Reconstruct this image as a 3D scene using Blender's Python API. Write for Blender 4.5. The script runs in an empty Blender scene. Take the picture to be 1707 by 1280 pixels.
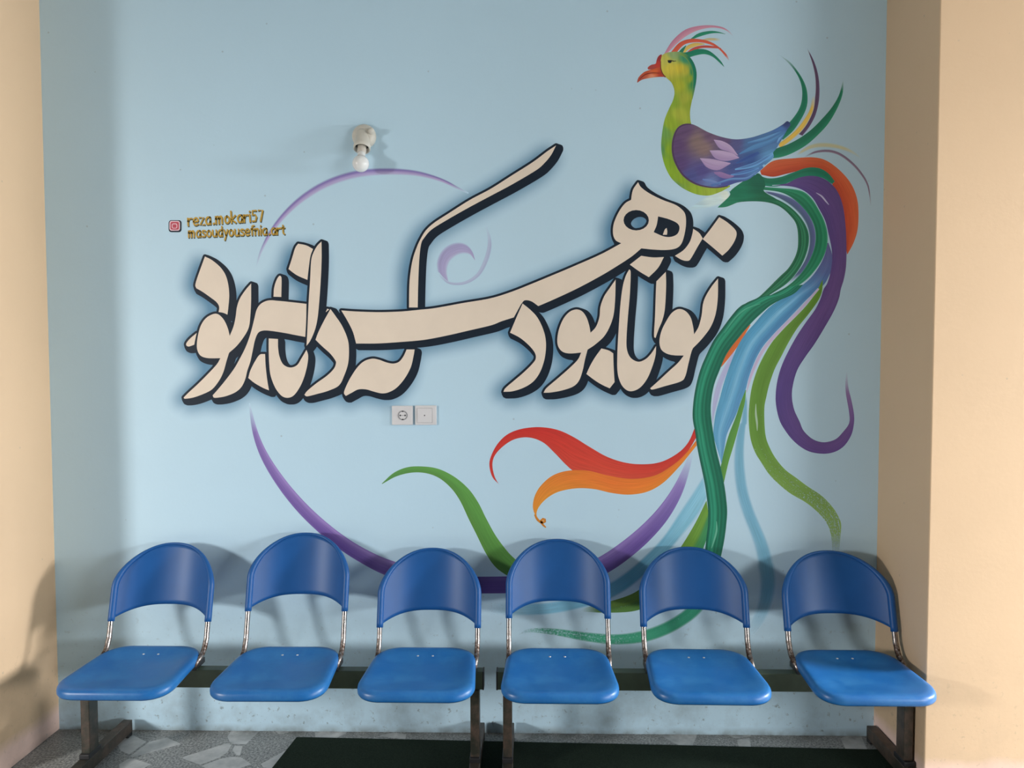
import bpy, bmesh, math, random
import numpy as np
from mathutils import Vector, Matrix
from mathutils.geometry import tessellate_polygon

C = bpy.context.scene.collection
SC = bpy.context.scene
random.seed(7)

# ------------------------------------------------------------------ camera
F_PX = 1282.0
DIST, CAM_H = 3.10, 1.571
PITCH, ROLL, YAW = math.radians(-2.46), math.radians(-0.12), math.radians(1.2)
CAM_LOC = Vector((0.0, -DIST, CAM_H))
CAM_ROT = (Matrix.Rotation(YAW, 3, 'Z') @ Matrix.Rotation(math.pi/2 + PITCH, 3, 'X') @ Matrix.Rotation(ROLL, 3, 'Z'))
cam_d = bpy.data.cameras.new('camera')
cam_d.sensor_width = 36.0
cam_d.lens = F_PX/1707*36
cam_d.clip_start = 0.05
cam = bpy.data.objects.new('camera', cam_d)
C.objects.link(cam)
cam.matrix_world = Matrix.Translation(CAM_LOC) @ CAM_ROT.to_4x4()
SC.camera = cam

# ------------------------------------------------------------------ light
SC.view_settings.view_transform = 'Standard'
SC.view_settings.look = 'None'
SC.view_settings.gamma = 1.0
SC.view_settings.use_curve_mapping = False
SC.view_settings.exposure = 0.0

world = bpy.data.worlds.new('overcast_sky')
SC.world = world
world.use_nodes = True
bg = world.node_tree.nodes['Background']
bg.inputs['Color'].default_value = (0.86, 0.95, 1.0, 1)
bg.inputs['Strength'].default_value = 0.02

def window_light(name, loc, target, sx, sy, power, col):
    d = bpy.data.lights.new(name, 'AREA')
    d.shape = 'RECTANGLE'; d.size = sx; d.size_y = sy
    d.energy = power; d.color = col
    o = bpy.data.objects.new(name, d)
    C.objects.link(o)
    o.location = loc
    o.rotation_euler = (Vector(target) - Vector(loc)).to_track_quat('-Z', 'Y').to_euler()
    return o

# two daylight openings of the hall, well behind the camera
window_light('daylight_left', (-4.8, -4.0, 1.85), (-0.3, 0.0, -13.7), 0.6, 1.0, 300, (1.02, 1.0, 0.98))
window_light('daylight_right', (6.2, -5.6, 1.9), (-0.2, 0.0, -19.6), 2.5, 1.3, 490, (1.0, 1.0, 0.99))
# a high window in the side of the hall, shining along the wall past the right pier
window_light('daylight_side', (5.6, -1.05, 2.1), (-2.0, -0.35, -14.0), 1.0, 1.2, 740, (0.98, 1.0, 1.03))

# ------------------------------------------------------------------ pixel -> world on a plane y = const
def ray(px, py):
    return CAM_ROT @ Vector(((px-853.5)/F_PX, -(py-640.0)/F_PX, -1.0))
def at(px, py, y=0.0):
    d = ray(px, py)
    t = (y - CAM_LOC.y)/d.y
    return CAM_LOC + d*t
R_ = np.array(CAM_ROT)
def wall_xz(P):
    """array of photograph points -> X,Z on the wall plane y=0"""
    P = np.asarray(P, float)
    d = np.stack([(P[:, 0]-853.5)/F_PX, -(P[:, 1]-640)/F_PX, -np.ones(len(P))], 1) @ R_.T
    t = DIST/d[:, 1]
    return d[:, 0]*t, CAM_H + d[:, 2]*t

# ------------------------------------------------------------------ helpers
def lin(c):
    return tuple((v/255/12.92 if v/255 <= .04045 else ((v/255+.055)/1.055)**2.4) for v in c)
KEXP = 0.80
def pc(c, k=1.0):
    """paint albedo from the colour the photograph shows in full light"""
    return tuple(min(.92, v/KEXP*k) for v in lin(c))

def new_mat(name):
    m = bpy.data.materials.new(name)
    m.use_nodes = True
    nt = m.node_tree
    return m, nt, nt.nodes['Principled BSDF']
def N(nt, typ, **kw):
    n = nt.nodes.new(typ)
    for k, v in kw.items():
        setattr(n, k, v)
    return n
def mixc(nt, fac, a, b, blend='MIX'):
    n = N(nt, 'ShaderNodeMix', data_type='RGBA', blend_type=blend)
    for s, v in ((n.inputs[0], fac), (n.inputs[6], a), (n.inputs[7], b)):
        if hasattr(v, 'is_linked') or hasattr(v, 'links'):
            nt.links.new(v, s)
        elif isinstance(v, (int, float)):
            s.default_value = v
        else:
            s.default_value = (*v[:3], 1)
    return n.outputs[2]
def mathn(nt, op, a, b=None, c=None, clamp=False):
    n = N(nt, 'ShaderNodeMath', operation=op, use_clamp=clamp)
    for i, v in enumerate((a, b, c)):
        if v is None: continue
        if hasattr(v, 'links'): nt.links.new(v, n.inputs[i])
        else: n.inputs[i].default_value = v
    return n.outputs[0]
def noise(nt, vec, scale, detail=4, rough=.55, out='Fac'):
    n = N(nt, 'ShaderNodeTexNoise')
    n.inputs['Scale'].default_value = scale
    n.inputs['Detail'].default_value = detail
    n.inputs['Roughness'].default_value = rough
    if vec is not None: nt.links.new(vec, n.inputs['Vector'])
    return n.outputs[out]
def ramp(nt, fac, stops):
    n = N(nt, 'ShaderNodeMapRange', clamp=True)
    n.inputs[1].default_value, n.inputs[2].default_value = stops[0][0], stops[1][0]
    n.inputs[3].default_value, n.inputs[4].default_value = stops[0][1], stops[1][1]
    nt.links.new(fac, n.inputs[0])
    return n.outputs[0]
def position(nt):
    return N(nt, 'ShaderNodeNewGeometry').outputs['Position']
def bump(nt, bsdf, h, strength, dist=.002):
    b = N(nt, 'ShaderNodeBump')
    b.inputs['Strength'].default_value = strength
    b.inputs['Distance'].default_value = dist
    nt.links.new(h, b.inputs['Height'])
    nt.links.new(b.outputs[0], bsdf.inputs['Normal'])

def tag(o, label=None, cat=None, group=None, kind=None):
    if label: o['label'] = label
    if cat: o['category'] = cat
    if group: o['group'] = group
    if kind: o['kind'] = kind
    return o
def empty(name, loc, label, cat, group=None):
    o = bpy.data.objects.new(name, None)
    o.empty_display_size = .1
    C.objects.link(o)
    o.location = loc
    return tag(o, label, cat, group)
def link(name, me, mat, parent=None, smooth=False):
    """links a mesh given in world space as a child (mesh shifted so it stays where it is)"""
    o = bpy.data.objects.new(name, me)
    C.objects.link(o)
    if mat is not None: me.materials.append(mat)
    if smooth:
        for p in me.polygons: p.use_smooth = True
    if parent is not None:
        off = Vector((0, 0, 0)); q = parent
        while q is not None:
            off += q.location; q = q.parent
        me.transform(Matrix.Translation(-off))
        o.parent = parent
    return o
def bm_mesh(bm, name='m'):
    bmesh.ops.recalc_face_normals(bm, faces=bm.faces[:])
    me = bpy.data.meshes.new(name)
    bm.to_mesh(me); bm.free()
    return me
def box(bm, x0, x1, y0, y1, z0, z1, bev=0.0):
    vs = [bm.verts.new((x, y, z)) for z in (z0, z1) for y in (y0, y1) for x in (x0, x1)]
    fs = [(0, 2, 3, 1), (4, 5, 7, 6), (0, 1, 5, 4), (2, 6, 7, 3), (0, 4, 6, 2), (1, 3, 7, 5)]
    faces = [bm.faces.new([vs[i] for i in f]) for f in fs]
    if bev:
        es = list({e for f in faces for e in f.edges})
        bmesh.ops.bevel(bm, geom=es, offset=bev, segments=3, affect='EDGES', profile=.5)
def tube(bm, path, radii, seg=16, caps=True):
    path = [Vector(p) for p in path]
    if not hasattr(radii, '__len__'): radii = [radii]*len(path)
    rings = []
    up = Vector((1, 0, 0))
    for i, p in enumerate(path):
        t = (path[min(i+1, len(path)-1)] - path[max(i-1, 0)]).normalized()
        if i == 0:
            up = t.orthogonal().normalized()
        up = (up - t*up.dot(t)).normalized()
        w = t.cross(up)
        rings.append([bm.verts.new(p + (up*math.cos(a) + w*math.sin(a))*radii[i])
                      for a in [2*math.pi*k/seg for k in range(seg)]])
    for a, b in zip(rings, rings[1:]):
        for k in range(seg):
            bm.faces.new((a[k], a[(k+1) % seg], b[(k+1) % seg], b[k]))
    if caps:
        bm.faces.new(rings[0][::-1]); bm.faces.new(rings[-1])
def lathe(bm, prof, origin, axis, seg=40):
    """prof: list of (r, h) along axis"""
    axis = Vector(axis).normalized()
    u = axis.orthogonal().normalized(); w = axis.cross(u)
    o = Vector(origin)
    rings = []
    for r, h in prof:
        rings.append([bm.verts.new(o + axis*h + (u*math.cos(2*math.pi*k/seg) + w*math.sin(2*math.pi*k/seg))*max(r, 1e-5)) for k in range(seg)])
    for a, b in zip(rings, rings[1:]):
        for k in range(seg):
            bm.faces.new((a[k], a[(k+1) % seg], b[(k+1) % seg], b[k]))
    bm.faces.new(rings[0][::-1]); bm.faces.new(rings[-1])
def cr(p0, p1, p2, p3, n):
    t = np.linspace(0, 1, n, endpoint=False)[:, None]
    return .5*((2*p1) + (-p0+p2)*t + (2*p0-5*p1+4*p2-p3)*t**2 + (-p0+3*p1-3*p2+p3)*t**3)
def smooth_open(pts, n=8):
    P = np.asarray([p[:2] for p in pts], float)
    if len(P) < 3: return P
    Q = np.vstack([2*P[0]-P[1], P, 2*P[-1]-P[-2]])
    out = [cr(Q[i], Q[i+1], Q[i+2], Q[i+3], n) for i in range(len(P)-1)]
    return np.vstack(out + [P[-1:]])
def smooth_closed(pts, n=6):
    """closed outline; a point with a third value is a sharp corner"""
    P = np.asarray([p[:2] for p in pts], float)
    K = [len(p) > 2 for p in pts]
    m = len(P)
    out = []
    for i in range(m):
        a, b = i, (i+1) % m
        p1, p2 = P[a], P[b]
        p0 = 2*p1-p2 if K[a] else P[(a-1) % m]
        p3 = 2*p2-p1 if K[b] else P[(b+1) % m]
        out.append(cr(p0, p1, p2, p3, n))
    return np.vstack(out)
def resample(P, n):
    s = np.r_[0, np.cumsum(np.hypot(*np.diff(P, axis=0).T))]
    t = np.linspace(0, s[-1], n)
    return np.stack([np.interp(t, s, P[:, 0]), np.interp(t, s, P[:, 1])], 1), s[-1]

# ------------------------------------------------------------------ materials of the place
def wall_material(name, col, dirt, mottled=.06, base_band=None, rough=.55, fleck=0.0):
    m, nt, b = new_mat(name)
    pos = position(nt)
    n1 = noise(nt, pos, 2.2, 5)
    c = mixc(nt, ramp(nt, n1, ((.3, 0), (.7, mottled))), col, tuple(v*.55 for v in col))
    sep = N(nt, 'ShaderNodeSeparateXYZ'); nt.links.new(pos, sep.inputs[0])
    z = sep.outputs[2]
    if base_band:   # a strip of other paint at the foot of the wall
        edge = mathn(nt, 'ADD', z, mathn(nt, 'MULTIPLY', noise(nt, pos, 6, 3), .05))
        c = mixc(nt, ramp(nt, edge, ((base_band[0], 1), (base_band[0]+.05, 0))), c, base_band[1])
    # scuffs, thickest low down on the wall
    low = ramp(nt, z, ((.05, 1.0), (.62, 0.0)))
    sp = noise(nt, pos, 38, 6, .7)
    d1 = mathn(nt, 'MULTIPLY', ramp(nt, sp, ((.585, 0), (.66, .8))), low)
    d2 = mathn(nt, 'MULTIPLY', ramp(nt, noise(nt, pos, 5, 6, .65), ((.46, 0), (.75, .55))), low)
    seam = mathn(nt, 'MULTIPLY', ramp(nt, z, ((.0, .85), (.035, 0))), ramp(nt, noise(nt, pos, 14, 5), ((.3, .2), (.6, 1))))
    f = mathn(nt, 'MAXIMUM', mathn(nt, 'MAXIMUM', d1, d2), seam)
    c = mixc(nt, mathn(nt, 'MULTIPLY', f, dirt), c, (.12, .115, .09))
    if fleck:
        v = N(nt, 'ShaderNodeTexVoronoi'); v.inputs['Scale'].default_value = 9
        nt.links.new(pos, v.inputs['Vector'])
        c = mixc(nt, ramp(nt, v.outputs['Distance'], ((.02, fleck), (.045, 0))), c, (.2, .22, .22))
    nt.links.new(c, b.inputs['Base Color'])
    b.inputs['Roughness'].default_value = rough
    b.inputs['Specular IOR Level'].default_value = .35
    bump(nt, b, noise(nt, pos, 60, 6, .6), .12, .003)
    return m

BLUE = pc((173, 200, 215))
CREAM = pc((194, 167, 136))
M_wall = wall_material('light_blue_wall_paint', BLUE, .8, fleck=.35)
M_cream = wall_material('cream_wall_paint', CREAM, .35, .10, base_band=(.10, pc((212, 184, 172))), rough=.7, fleck=.3)
M_ceil = wall_material('ceiling_paint', (.45, .44, .41), 0)

def floor_material():
    m, nt, b = new_mat('broken_marble_terrazzo')
    pos = position(nt)
    v = N(nt, 'ShaderNodeTexVoronoi'); v.inputs['Scale'].default_value = 9.0
    v.inputs['Randomness'].default_value = .9
    nt.links.new(pos, v.inputs['Vector'])
    e = N(nt, 'ShaderNodeTexVoronoi', feature='DISTANCE_TO_EDGE'); e.inputs['Scale'].default_value = 9.0
    e.inputs['Randomness'].default_value = .9
    nt.links.new(pos, e.inputs['Vector'])
    sepc = N(nt, 'ShaderNodeSeparateColor'); nt.links.new(v.outputs['Color'], sepc.inputs[0])
    pick = ramp(nt, sepc.outputs[0], ((.62, 0), (.63, 1)))
    inside = ramp(nt, e.outputs['Distance'], ((.045, 0), (.06, 1)))
    chip = mathn(nt, 'MULTIPLY', pick, inside)
    speck = noise(nt, pos, 120, 6, .75)
    cement = mixc(nt, ramp(nt, speck, ((.40, 0), (.62, 1))), (.10, .105, .105), (.48, .48, .46))
    marble = mixc(nt, ramp(nt, noise(nt, pos, 18, 6, .6), ((.35, 0), (.7, 1))), (.60, .60, .585), (.40, .41, .41))
    c = mixc(nt, chip, cement, marble)
    sep = N(nt, 'ShaderNodeSeparateXYZ'); nt.links.new(pos, sep.inputs[0])
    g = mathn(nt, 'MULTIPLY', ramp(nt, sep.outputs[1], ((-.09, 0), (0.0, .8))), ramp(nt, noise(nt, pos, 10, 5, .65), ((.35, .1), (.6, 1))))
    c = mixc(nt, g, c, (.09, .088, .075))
    nt.links.new(c, b.inputs['Base Color'])
    b.inputs['Roughness'].default_value = .42
    return m
M_floor = floor_material()

def simple(name, col, rough=.5, metal=0.0, var=.12, scale=30, spec=.5, coat=0.0):
    m, nt, b = new_mat(name)
    tc = N(nt, 'ShaderNodeTexCoord').outputs['Object']
    c = mixc(nt, ramp(nt, noise(nt, tc, scale, 5), ((.3, 0), (.7, 1))), col, tuple(v*(1-var) for v in col))
    nt.links.new(c, b.inputs['Base Color'])
    b.inputs['Roughness'].default_value = rough
    b.inputs['Metallic'].default_value = metal
    b.inputs['Specular IOR Level'].default_value = spec
    b.inputs['Coat Weight'].default_value = coat
    return m, nt, b

def plastic_blue():
    m, nt, b = new_mat('worn_blue_plastic')
    tc = N(nt, 'ShaderNodeTexCoord').outputs['Object']
    base, worn = (.009, .112, .34), (.045, .22, .46)
    n = noise(nt, tc, 9, 7, .7)
    mp = N(nt, 'ShaderNodeMapping'); mp.inputs['Scale'].default_value = (5, 60, 20)
    nt.links.new(tc, mp.inputs['Vector'])
    scr = noise(nt, mp.outputs[0], 3, 6, .7)
    f = mathn(nt, 'ADD', ramp(nt, n, ((.45, 0), (.75, .5))), ramp(nt, scr, ((.58, 0), (.72, .35))), clamp=True)
    nt.links.new(mixc(nt, f, base, worn), b.inputs['Base Color'])
    nt.links.new(ramp(nt, n, ((.3, .30), (.7, .44))), b.inputs['Roughness'])
    b.inputs['Specular IOR Level'].default_value = .5
    return m
def plastic_back():
    m, nt, b = simple('blue_plastic_shell', (.010, .088, .29), .43, 0, .12, 6, .35)
    return m
M_seat = plastic_blue()
M_back = plastic_back()
def chrome():
    m, nt, b = simple('tarnished_chrome', (.42, .40, .38), .22, 1.0, .15, 40)
    tc = N(nt, 'ShaderNodeTexCoord').outputs['Object']
    rust = ramp(nt, noise(nt, tc, 55, 6, .7), ((.36, 0), (.60, .9)))
    sep = N(nt, 'ShaderNodeSeparateXYZ'); nt.links.new(tc, sep.inputs[0])
    rust = mathn(nt, 'MULTIPLY', rust, ramp(nt, sep.outputs[2], ((.455, 1.3), (.525, .1))))
    c = mixc(nt, rust, (.44, .41, .39), (.07, .035, .022))
    nt.links.new(c, b.inputs['Base Color'])
    nt.links.new(ramp(nt, rust, ((0, .2), (.8, .6))), b.inputs['Roughness'])
    return m
M_chrome = chrome()
M_beam = simple('dark_green_enamel', (.066, .098, .060), .42, 0, .3, 12)[0]
def worn_metal():
    m, nt, b = simple('worn_olive_steel', (.09, .085, .07), .42, .3, .3, 12)
    tc = N(nt, 'ShaderNodeTexCoord').outputs['Object']
    c = mixc(nt, ramp(nt, noise(nt, tc, 9, 6, .7), ((.42, 0), (.62, 1))), (.036, .038, .029), (.115, .080, .062))
    nt.links.new(c, b.inputs['Base Color'])
    return m
M_post = worn_metal()
M_black = simple('black_plastic', (.018, .018, .02), .45)[0]
M_rivet = simple('bright_rivet', (.75, .76, .78), .3, .8, .05)[0]
M_mat = None
def mat_material():
    m, nt, b = new_mat('dark_green_pile')
    pos = position(nt)
    n = noise(nt, pos, 260, 4, .8)
    c = mixc(nt, ramp(nt, n, ((.35, 0), (.65, 1))), (.009, .016, .011), (.022, .036, .024))
    c = mixc(nt, ramp(nt, noise(nt, pos, 700, 2), ((.70, 0), (.76, .6))), c, (.22, .24, .22))
    nt.links.new(c, b.inputs['Base Color'])
    b.inputs['Roughness'].default_value = .95
    b.inputs['Specular IOR Level'].default_value = .1
    bump(nt, b, n, .6, .004)
    return m
M_mat = mat_material()
M_plate = simple('white_switch_plastic', (.70, .69, .70), .32, 0, .04)[0]
M_dark = simple('dark_socket_hole', (.05, .05, .055), .6)[0]
M_grey = simple('grey_socket_line', (.30, .30, .31), .5)[0]
M_porcelain = simple('aged_white_porcelain', (.66, .63, .55), .35, 0, .15, 18)[0]
M_bulb = simple('opal_bulb_glass', (.80, .80, .78), .18, 0, .02, 10, coat=.3)[0]
M_cap = simple('bulb_neck_cream', (.62, .57, .50), .4)[0]

# ------------------------------------------------------------------ the setting
XL = at(83, 640).x
XR = at(1467, 640).x
d_ = ray(1554, 640); RECESS = -(CAM_LOC.y + d_.y*(XR - CAM_LOC.x)/d_.x)   # how far the piers stand forward
HCEIL = 3.30
def struct(name, fn, mat):
    bm = bmesh.new(); fn(bm)
    o = link(name, bm_mesh(bm), mat)
    o['kind'] = 'structure'
    return o
struct('wall_back', lambda b: box(b, XL, XR, 0, .2, 0, HCEIL), M_wall)
struct('wall_left', lambda b: box(b, XL-2.2, XL, -RECESS, .2, 0, HCEIL, .004), M_cream)
struct('wall_right', lambda b: box(b, XR, XR+2.6, -RECESS, .2, 0, HCEIL, .004), M_cream)
struct('floor', lambda b: box(b, -7, 7, -8, .2, -.1, 0), M_floor)
struct('unseen_ceiling', lambda b: box(b, -7, 7, -6.5, .2, HCEIL, HCEIL+.1), M_ceil)  # out of view, added to keep the upper wall darker

# floor mat lying along the wall
def mat_pt(px, py):
    d = ray(px, py); t = -CAM_LOC.z/d.z
    return CAM_LOC + d*t
a_, b_, c_ = mat_pt(494, 1231), mat_pt(1470, 1252), mat_pt(455, 1280)
bm = bmesh.new()
ld = (c_-a_).normalized()*1.15
corners = [a_, b_, b_+ld, a_+ld]
lo = [bm.verts.new((p.x, p.y, .0)) for p in corners]
hi = [bm.verts.new((p.x, p.y, .009)) for p in corners]
bm.faces.new(lo[::-1]); bm.faces.new(hi)
for i in range(4):
    bm.faces.new((lo[i], lo[(i+1) % 4], hi[(i+1) % 4], hi[i]))
es = [e for e in bm.edges if all(v in hi for v in e.verts)]
bmesh.ops.bevel(bm, geom=es, offset=.004, segments=2, affect='EDGES')
tag(link('floor_mat', bm_mesh(bm), M_mat), 'long dark green pile mat on the floor under both blue benches', 'mat')

# ------------------------------------------------------------------ the benches
def rounded_trapezoid(wf, wr, yf, yr, rf, rr, n=10):
    """outline of a seat, front at yf (towards camera, negative)"""
    cs = [(-wf, yf, rf), (wf, yf, rf), (wr, yr, rr), (-wr, yr, rr)]
    out = []
    for i in range(4):
        p = Vector(cs[i][:2]); a = Vector(cs[i-1][:2]); b = Vector(cs[(i+1) % 4][:2]); r = cs[i][2]
        da, db = (a-p).normalized(), (b-p).normalized()
        q0, q2 = p+da*r, p+db*r
        for k in range(n+1):
            t = k/n
            out.append(q0*(1-t)**2 + p*2*t*(1-t) + q2*t*t)
    return out
def bulge(P, amt_front, amt_rear, yf, yr):
    res = []
    for p in P:
        x, y = p
        t = (y-yf)/(yr-yf)
        k = max(0, 1-(x/.2)**2)
        y += (-amt_front*(1-t)**3 + amt_rear*t**3)*k
        res.append(Vector((x, y)))
    return res
SEAT_YF, SEAT_YR = -.578, -.222
def seat_mesh():
    O = bulge(rounded_trapezoid(.207, .187, SEAT_YF, SEAT_YR, .085, .085), .012, .020, SEAT_YF, SEAT_YR)
    cx, cy = 0, (SEAT_YF+SEAT_YR)/2
    bm = bmesh.new()
    prof = [(0.12, -.012), (.35, -.0115), (.6, -.008), (.78, -.002), (.88, .0015), (.94, .0015), (.975, -.002), (.993, -.008), (1.0, -.016), (.998, -.024), (.985, -.029),
            (.955, -.027), (.9, -.018), (.6, -.022), (.3, -.024)]
    def place(p, s, dz):
        x = cx + (p.x-cx)*s; y = cy + (p.y-cy)*s
        t = (y-SEAT_YF)/(SEAT_YR-SEAT_YF)
        z = .436 + dz - .003*max(0, 1-t) - .008*max(0, (.30-t)/.30)**2
        z += .004*max(0, (t-.8)/.2)
        return (x, y, z)
    rings = [[bm.verts.new(place(p, s, dz)) for p in O] for s, dz in prof]
    n = len(O)
    for a, b in zip(rings, rings[1:]):
        for k in range(n):
            bm.faces.new((a[k], a[(k+1) % n], b[(k+1) % n], b[k]))
    bm.faces.new(rings[0]); bm.faces.new(rings[-1][::-1])
    return bm_mesh(bm, 'seat')
def back_surface(a, z):
    """y of the shell at lateral a in -1..1 and height z; sides come forward"""
    return -(.058 + (.84-z)*.27) - .075*abs(a)**2.3
BW = .188
def zt(a): return ZE + .143*max(0, 1-abs(a)**2.15)**.56
def zb(a): return .593 - .034*abs(a)**3.2
ZE = .675
def back_mesh():
    bm = bmesh.new()
    na, nz = 44, 14
    th = .0055
    grid = []
    for s in (0, 1):
        g = []
        for i in range(na+1):
            a = math.sin((i/na*2-1)*math.pi/2)
            g.append([])
            for j in range(nz+1):
                z = zb(a)+(zt(a)-zb(a))*j/nz
                g[-1].append(bm.verts.new((a*BW, back_surface(a, z)+(th if s else 0), z)))
        grid.append(g)
    f, k = grid
    for i in range(na):
        for j in range(nz):
            bm.faces.new((f[i][j], f[i+1][j], f[i+1][j+1], f[i][j+1]))
            bm.faces.new((k[i][j], k[i][j+1], k[i+1][j+1], k[i+1][j]))
        for j in (0, nz):
            bm.faces.new((f[i][j], k[i][j], k[i+1][j], f[i+1][j]))
    for i in (0, na):
        for j in range(nz):
            bm.faces.new((f[i][j], f[i][j+1], k[i][j+1], k[i][j]))
    # rolled rim: sleeves over the tubes at both sides, thinning towards the top
    path, rad = [], []
    zs = zb(1)-.006
    for z in np.linspace(zs, ZE, 9)[:-1]:
        path.append((-BW, back_surface(1, z)+.002, z)); rad.append(.0128)
    M = 46
    for i in range(M+1):
        a = -math.cos(math.pi*i/M)
        z = zt(a)
        path.append((a*BW, back_surface(a, z)+.002, z)); rad.append(.005+.0078*abs(a)**3)
    for z in np.linspace(ZE, zs, 9)[1:]:
        path.append((BW, back_surface(1, z)+.002, z)); rad.append(.0128)
    tube(bm, path, rad, 14)
    me = bm_mesh(bm, 'backrest')
    return me
def post_mesh(s):
    bm = bmesh.new()
    x = s*BW
    pts = []
    for z in np.linspace(.60, .475, 8):
        pts.append((x, back_surface(1, z)+.002, z))
    y0 = pts[-1][1]
    for t in np.linspace(0, 1, 9)[1:]:
        ang = t*math.radians(72)
        pts.append((x - s*.001*t, y0-.006-.045*(1-math.cos(ang)) - .012*t, .472-.048*math.sin(ang)))
    pts.append((x - s*.006, pts[-1][1]-.05, .408))
    tube(bm, pts, .0095, 16)
    return bm_mesh(bm, 'back_post')
def bracket_mesh():
    bm = bmesh.new()
    box(bm, -.17, .17, -.345, -.255, .3925, .3985, .001)
    for s in (-1, 1):
        box(bm, s*.12-.015, s*.12+.015, -.50, -.23, .3980, .4135, .002)
        box(bm, s*.186-.008, s*.186+.008, -.33, -.245, .391, .411, .002)
    box(bm, -.186, .186, -.29, -.265, .3925, .4085, .002)
    return bm_mesh(bm, 'seat_bracket')
def rivet_mesh(x):
    bm = bmesh.new()
    lathe(bm, [(.0048, 0), (.0046, .0012), (.003, .0024), (.0008, .003)], (x, -.272, .4298), (0, 0, 1), 14)
    return bm_mesh(bm, 'rivet')
ME_seat, ME_back, ME_bracket = seat_mesh(), back_mesh(), bracket_mesh()
ME_post = [post_mesh(-1), post_mesh(1)]
ME_rivet = [rivet_mesh(-.028), rivet_mesh(.028)]
for me, m in ((ME_seat, M_seat), (ME_back, M_back), (ME_bracket, M_black), (ME_post[0], M_chrome), (ME_post[1], M_chrome), (ME_rivet[0], M_rivet), (ME_rivet[1], M_rivet)):
    me.materials.append(m)
    for p in me.polygons: p.use_smooth = True

def child(name, me, parent, loc=(0, 0, 0), rot=(0, 0, 0)):
    o = bpy.data.objects.new(name, me)
    C.objects.link(o)
    o.parent = parent; o.location = loc; o.rotation_euler = rot
    return o
def lower(o, **k):
    for key, v in k.items(): o[key] = v

BEAM_Y0, BEAM_Y1, BEAM_Z0, BEAM_Z1 = -.325, -.282, .326, .393
def bench(label, xs, drops, widths, turns, x_beam, x_posts, pw):
    x0 = sum(xs)/3
    root = empty('waiting_bench', (x0, 0, 0), label, 'bench', 'blue waiting benches along the wall')
    for x, dp, wd, tn in zip(xs, drops, widths, turns):
        loc = (x-x0-.006, 0, 0)
        st = child('seat', ME_seat, root, loc, (0, 0, tn))
        for r in ME_rivet: child('rivet', r, st)
        # each shell has slipped a little differently down its tubes
        T = Matrix.Translation((x-x0, 0, 0)) @ Matrix.Rotation(tn, 4, 'Z') @ Matrix.Diagonal((wd, 1, 1, 1))
        bk = child('backrest', ME_back, root); bk.matrix_basis = Matrix.Translation((0, .27*dp, dp)) @ T
        for p in ME_post:
            q = child('back_post', p, root); q.matrix_basis = T
        child('seat_bracket', ME_bracket, root, loc, (0, 0, tn))
    bm = bmesh.new(); box(bm, x_beam[0], x_beam[1], BEAM_Y0, BEAM_Y1, BEAM_Z0, BEAM_Z1, .003)
    link('beam', bm_mesh(bm), M_beam, root)
    for xp in x_posts:
        bm = bmesh.new(); box(bm, xp-pw/2, xp+pw/2, -.336, -.276, .055, BEAM_Z0+.001, .003)
        leg = link('leg', bm_mesh(bm), M_post, root)
        bm = bmesh.new(); box(bm, xp-pw/2-.003, xp+pw/2+.003, -.348, -.264, .061, .080, .003)
        link('collar', bm_mesh(bm), M_black, leg)
        bm = bmesh.new(); box(bm, xp-.019, xp+.019, -.66, -.035, .012, .062, .003)
        foot = link('foot', bm_mesh(bm), M_post, root)
        for yy in (-.655, -.07):
            bm = bmesh.new(); box(bm, xp-.020, xp+.020, yy, yy+.032, 0.0, .016, .003)
            link('foot_pad', bm_mesh(bm), M_black, foot)
    for xe, s in ((x_beam[0], -1), (x_beam[1], 1)):
        bm = bmesh.new(); box(bm, xe-.002 if s > 0 else xe-.004, xe+.004 if s > 0 else xe+.002, BEAM_Y0-.001, BEAM_Y1+.001, BEAM_Z0-.001, BEAM_Z1+.001, .0015)
        link('end_cap', bm_mesh(bm), M_black, root)
    return root
def cx(px): return at(px, 1000, -.17).x
bench('left bench of the pair, three blue plastic seats, standing partly on the bare marble floor',
      [cx(274), cx(497), cx(717)], [-.018, .021, -.035], [1.0, .99, .995], [.0, .012, .0],
      (at(160, 1130, -.30).x, at(805, 1130, -.32).x), (-1.646, -.197), .033)
bench('right bench of the pair, three blue plastic seats, reaching the cream pier',
      [cx(930), cx(1155.5), cx(1394)], [.0, -.028, -.040], [1.0, 1.03, 1.06], [.0, -.01, .0],
      (at(829, 1130, -.32).x, at(1536, 1130, -.32).x), (-.077, 1.380), .033)

# ------------------------------------------------------------------ lamp on the wall
B = at(608, 229)
lamp = empty('wall_lamp', (B.x, 0, B.z), 'bare white bulb in a porcelain angled holder above the painted calligraphy', 'lamp')
bm = bmesh.new(); lathe(bm, [(.046, 0), (.048, .006), (.047, .018), (.040, .030), (.026, .037), (.01, .038)], (B.x, -.0005, B.z), (0, -1, 0))
# two terminal cheeks at the side of the base
lathe(bm, [(.011, 0), (.012, .028), (.009, .036), (.003, .038)], (B.x+.026, -.018, B.z+.012), (.35, -1, .1), 18)
link('base', bm_mesh(bm), M_porcelain, lamp, True)
ax = Vector((.02, -.42, -.90)).normalized()
S = Vector((B.x-.004, -.012, B.z+.014))
bm = bmesh.new(); lathe(bm, [(.028, 0), (.030, .01), (.030, .055), (.033, .062), (.0335, .078), (.031, .080), (.0285, .078), (.027, .055), (.01, .05)], S, ax)
link('holder', bm_mesh(bm), M_porcelain, lamp, True)
bm = bmesh.new(); lathe(bm, [(.001, .052), (.0262, .053), (.0262, .060), (.001, .061)], S, ax)
link('socket_well', bm_mesh(bm), M_black, lamp, True)
bulb_c, bulb_r = .150, .0325
cap = bmesh.new(); lathe(cap, [(.0165, .056), (.0172, .060), (.0172, .096), (.0165, .100)], S, ax)
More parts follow.
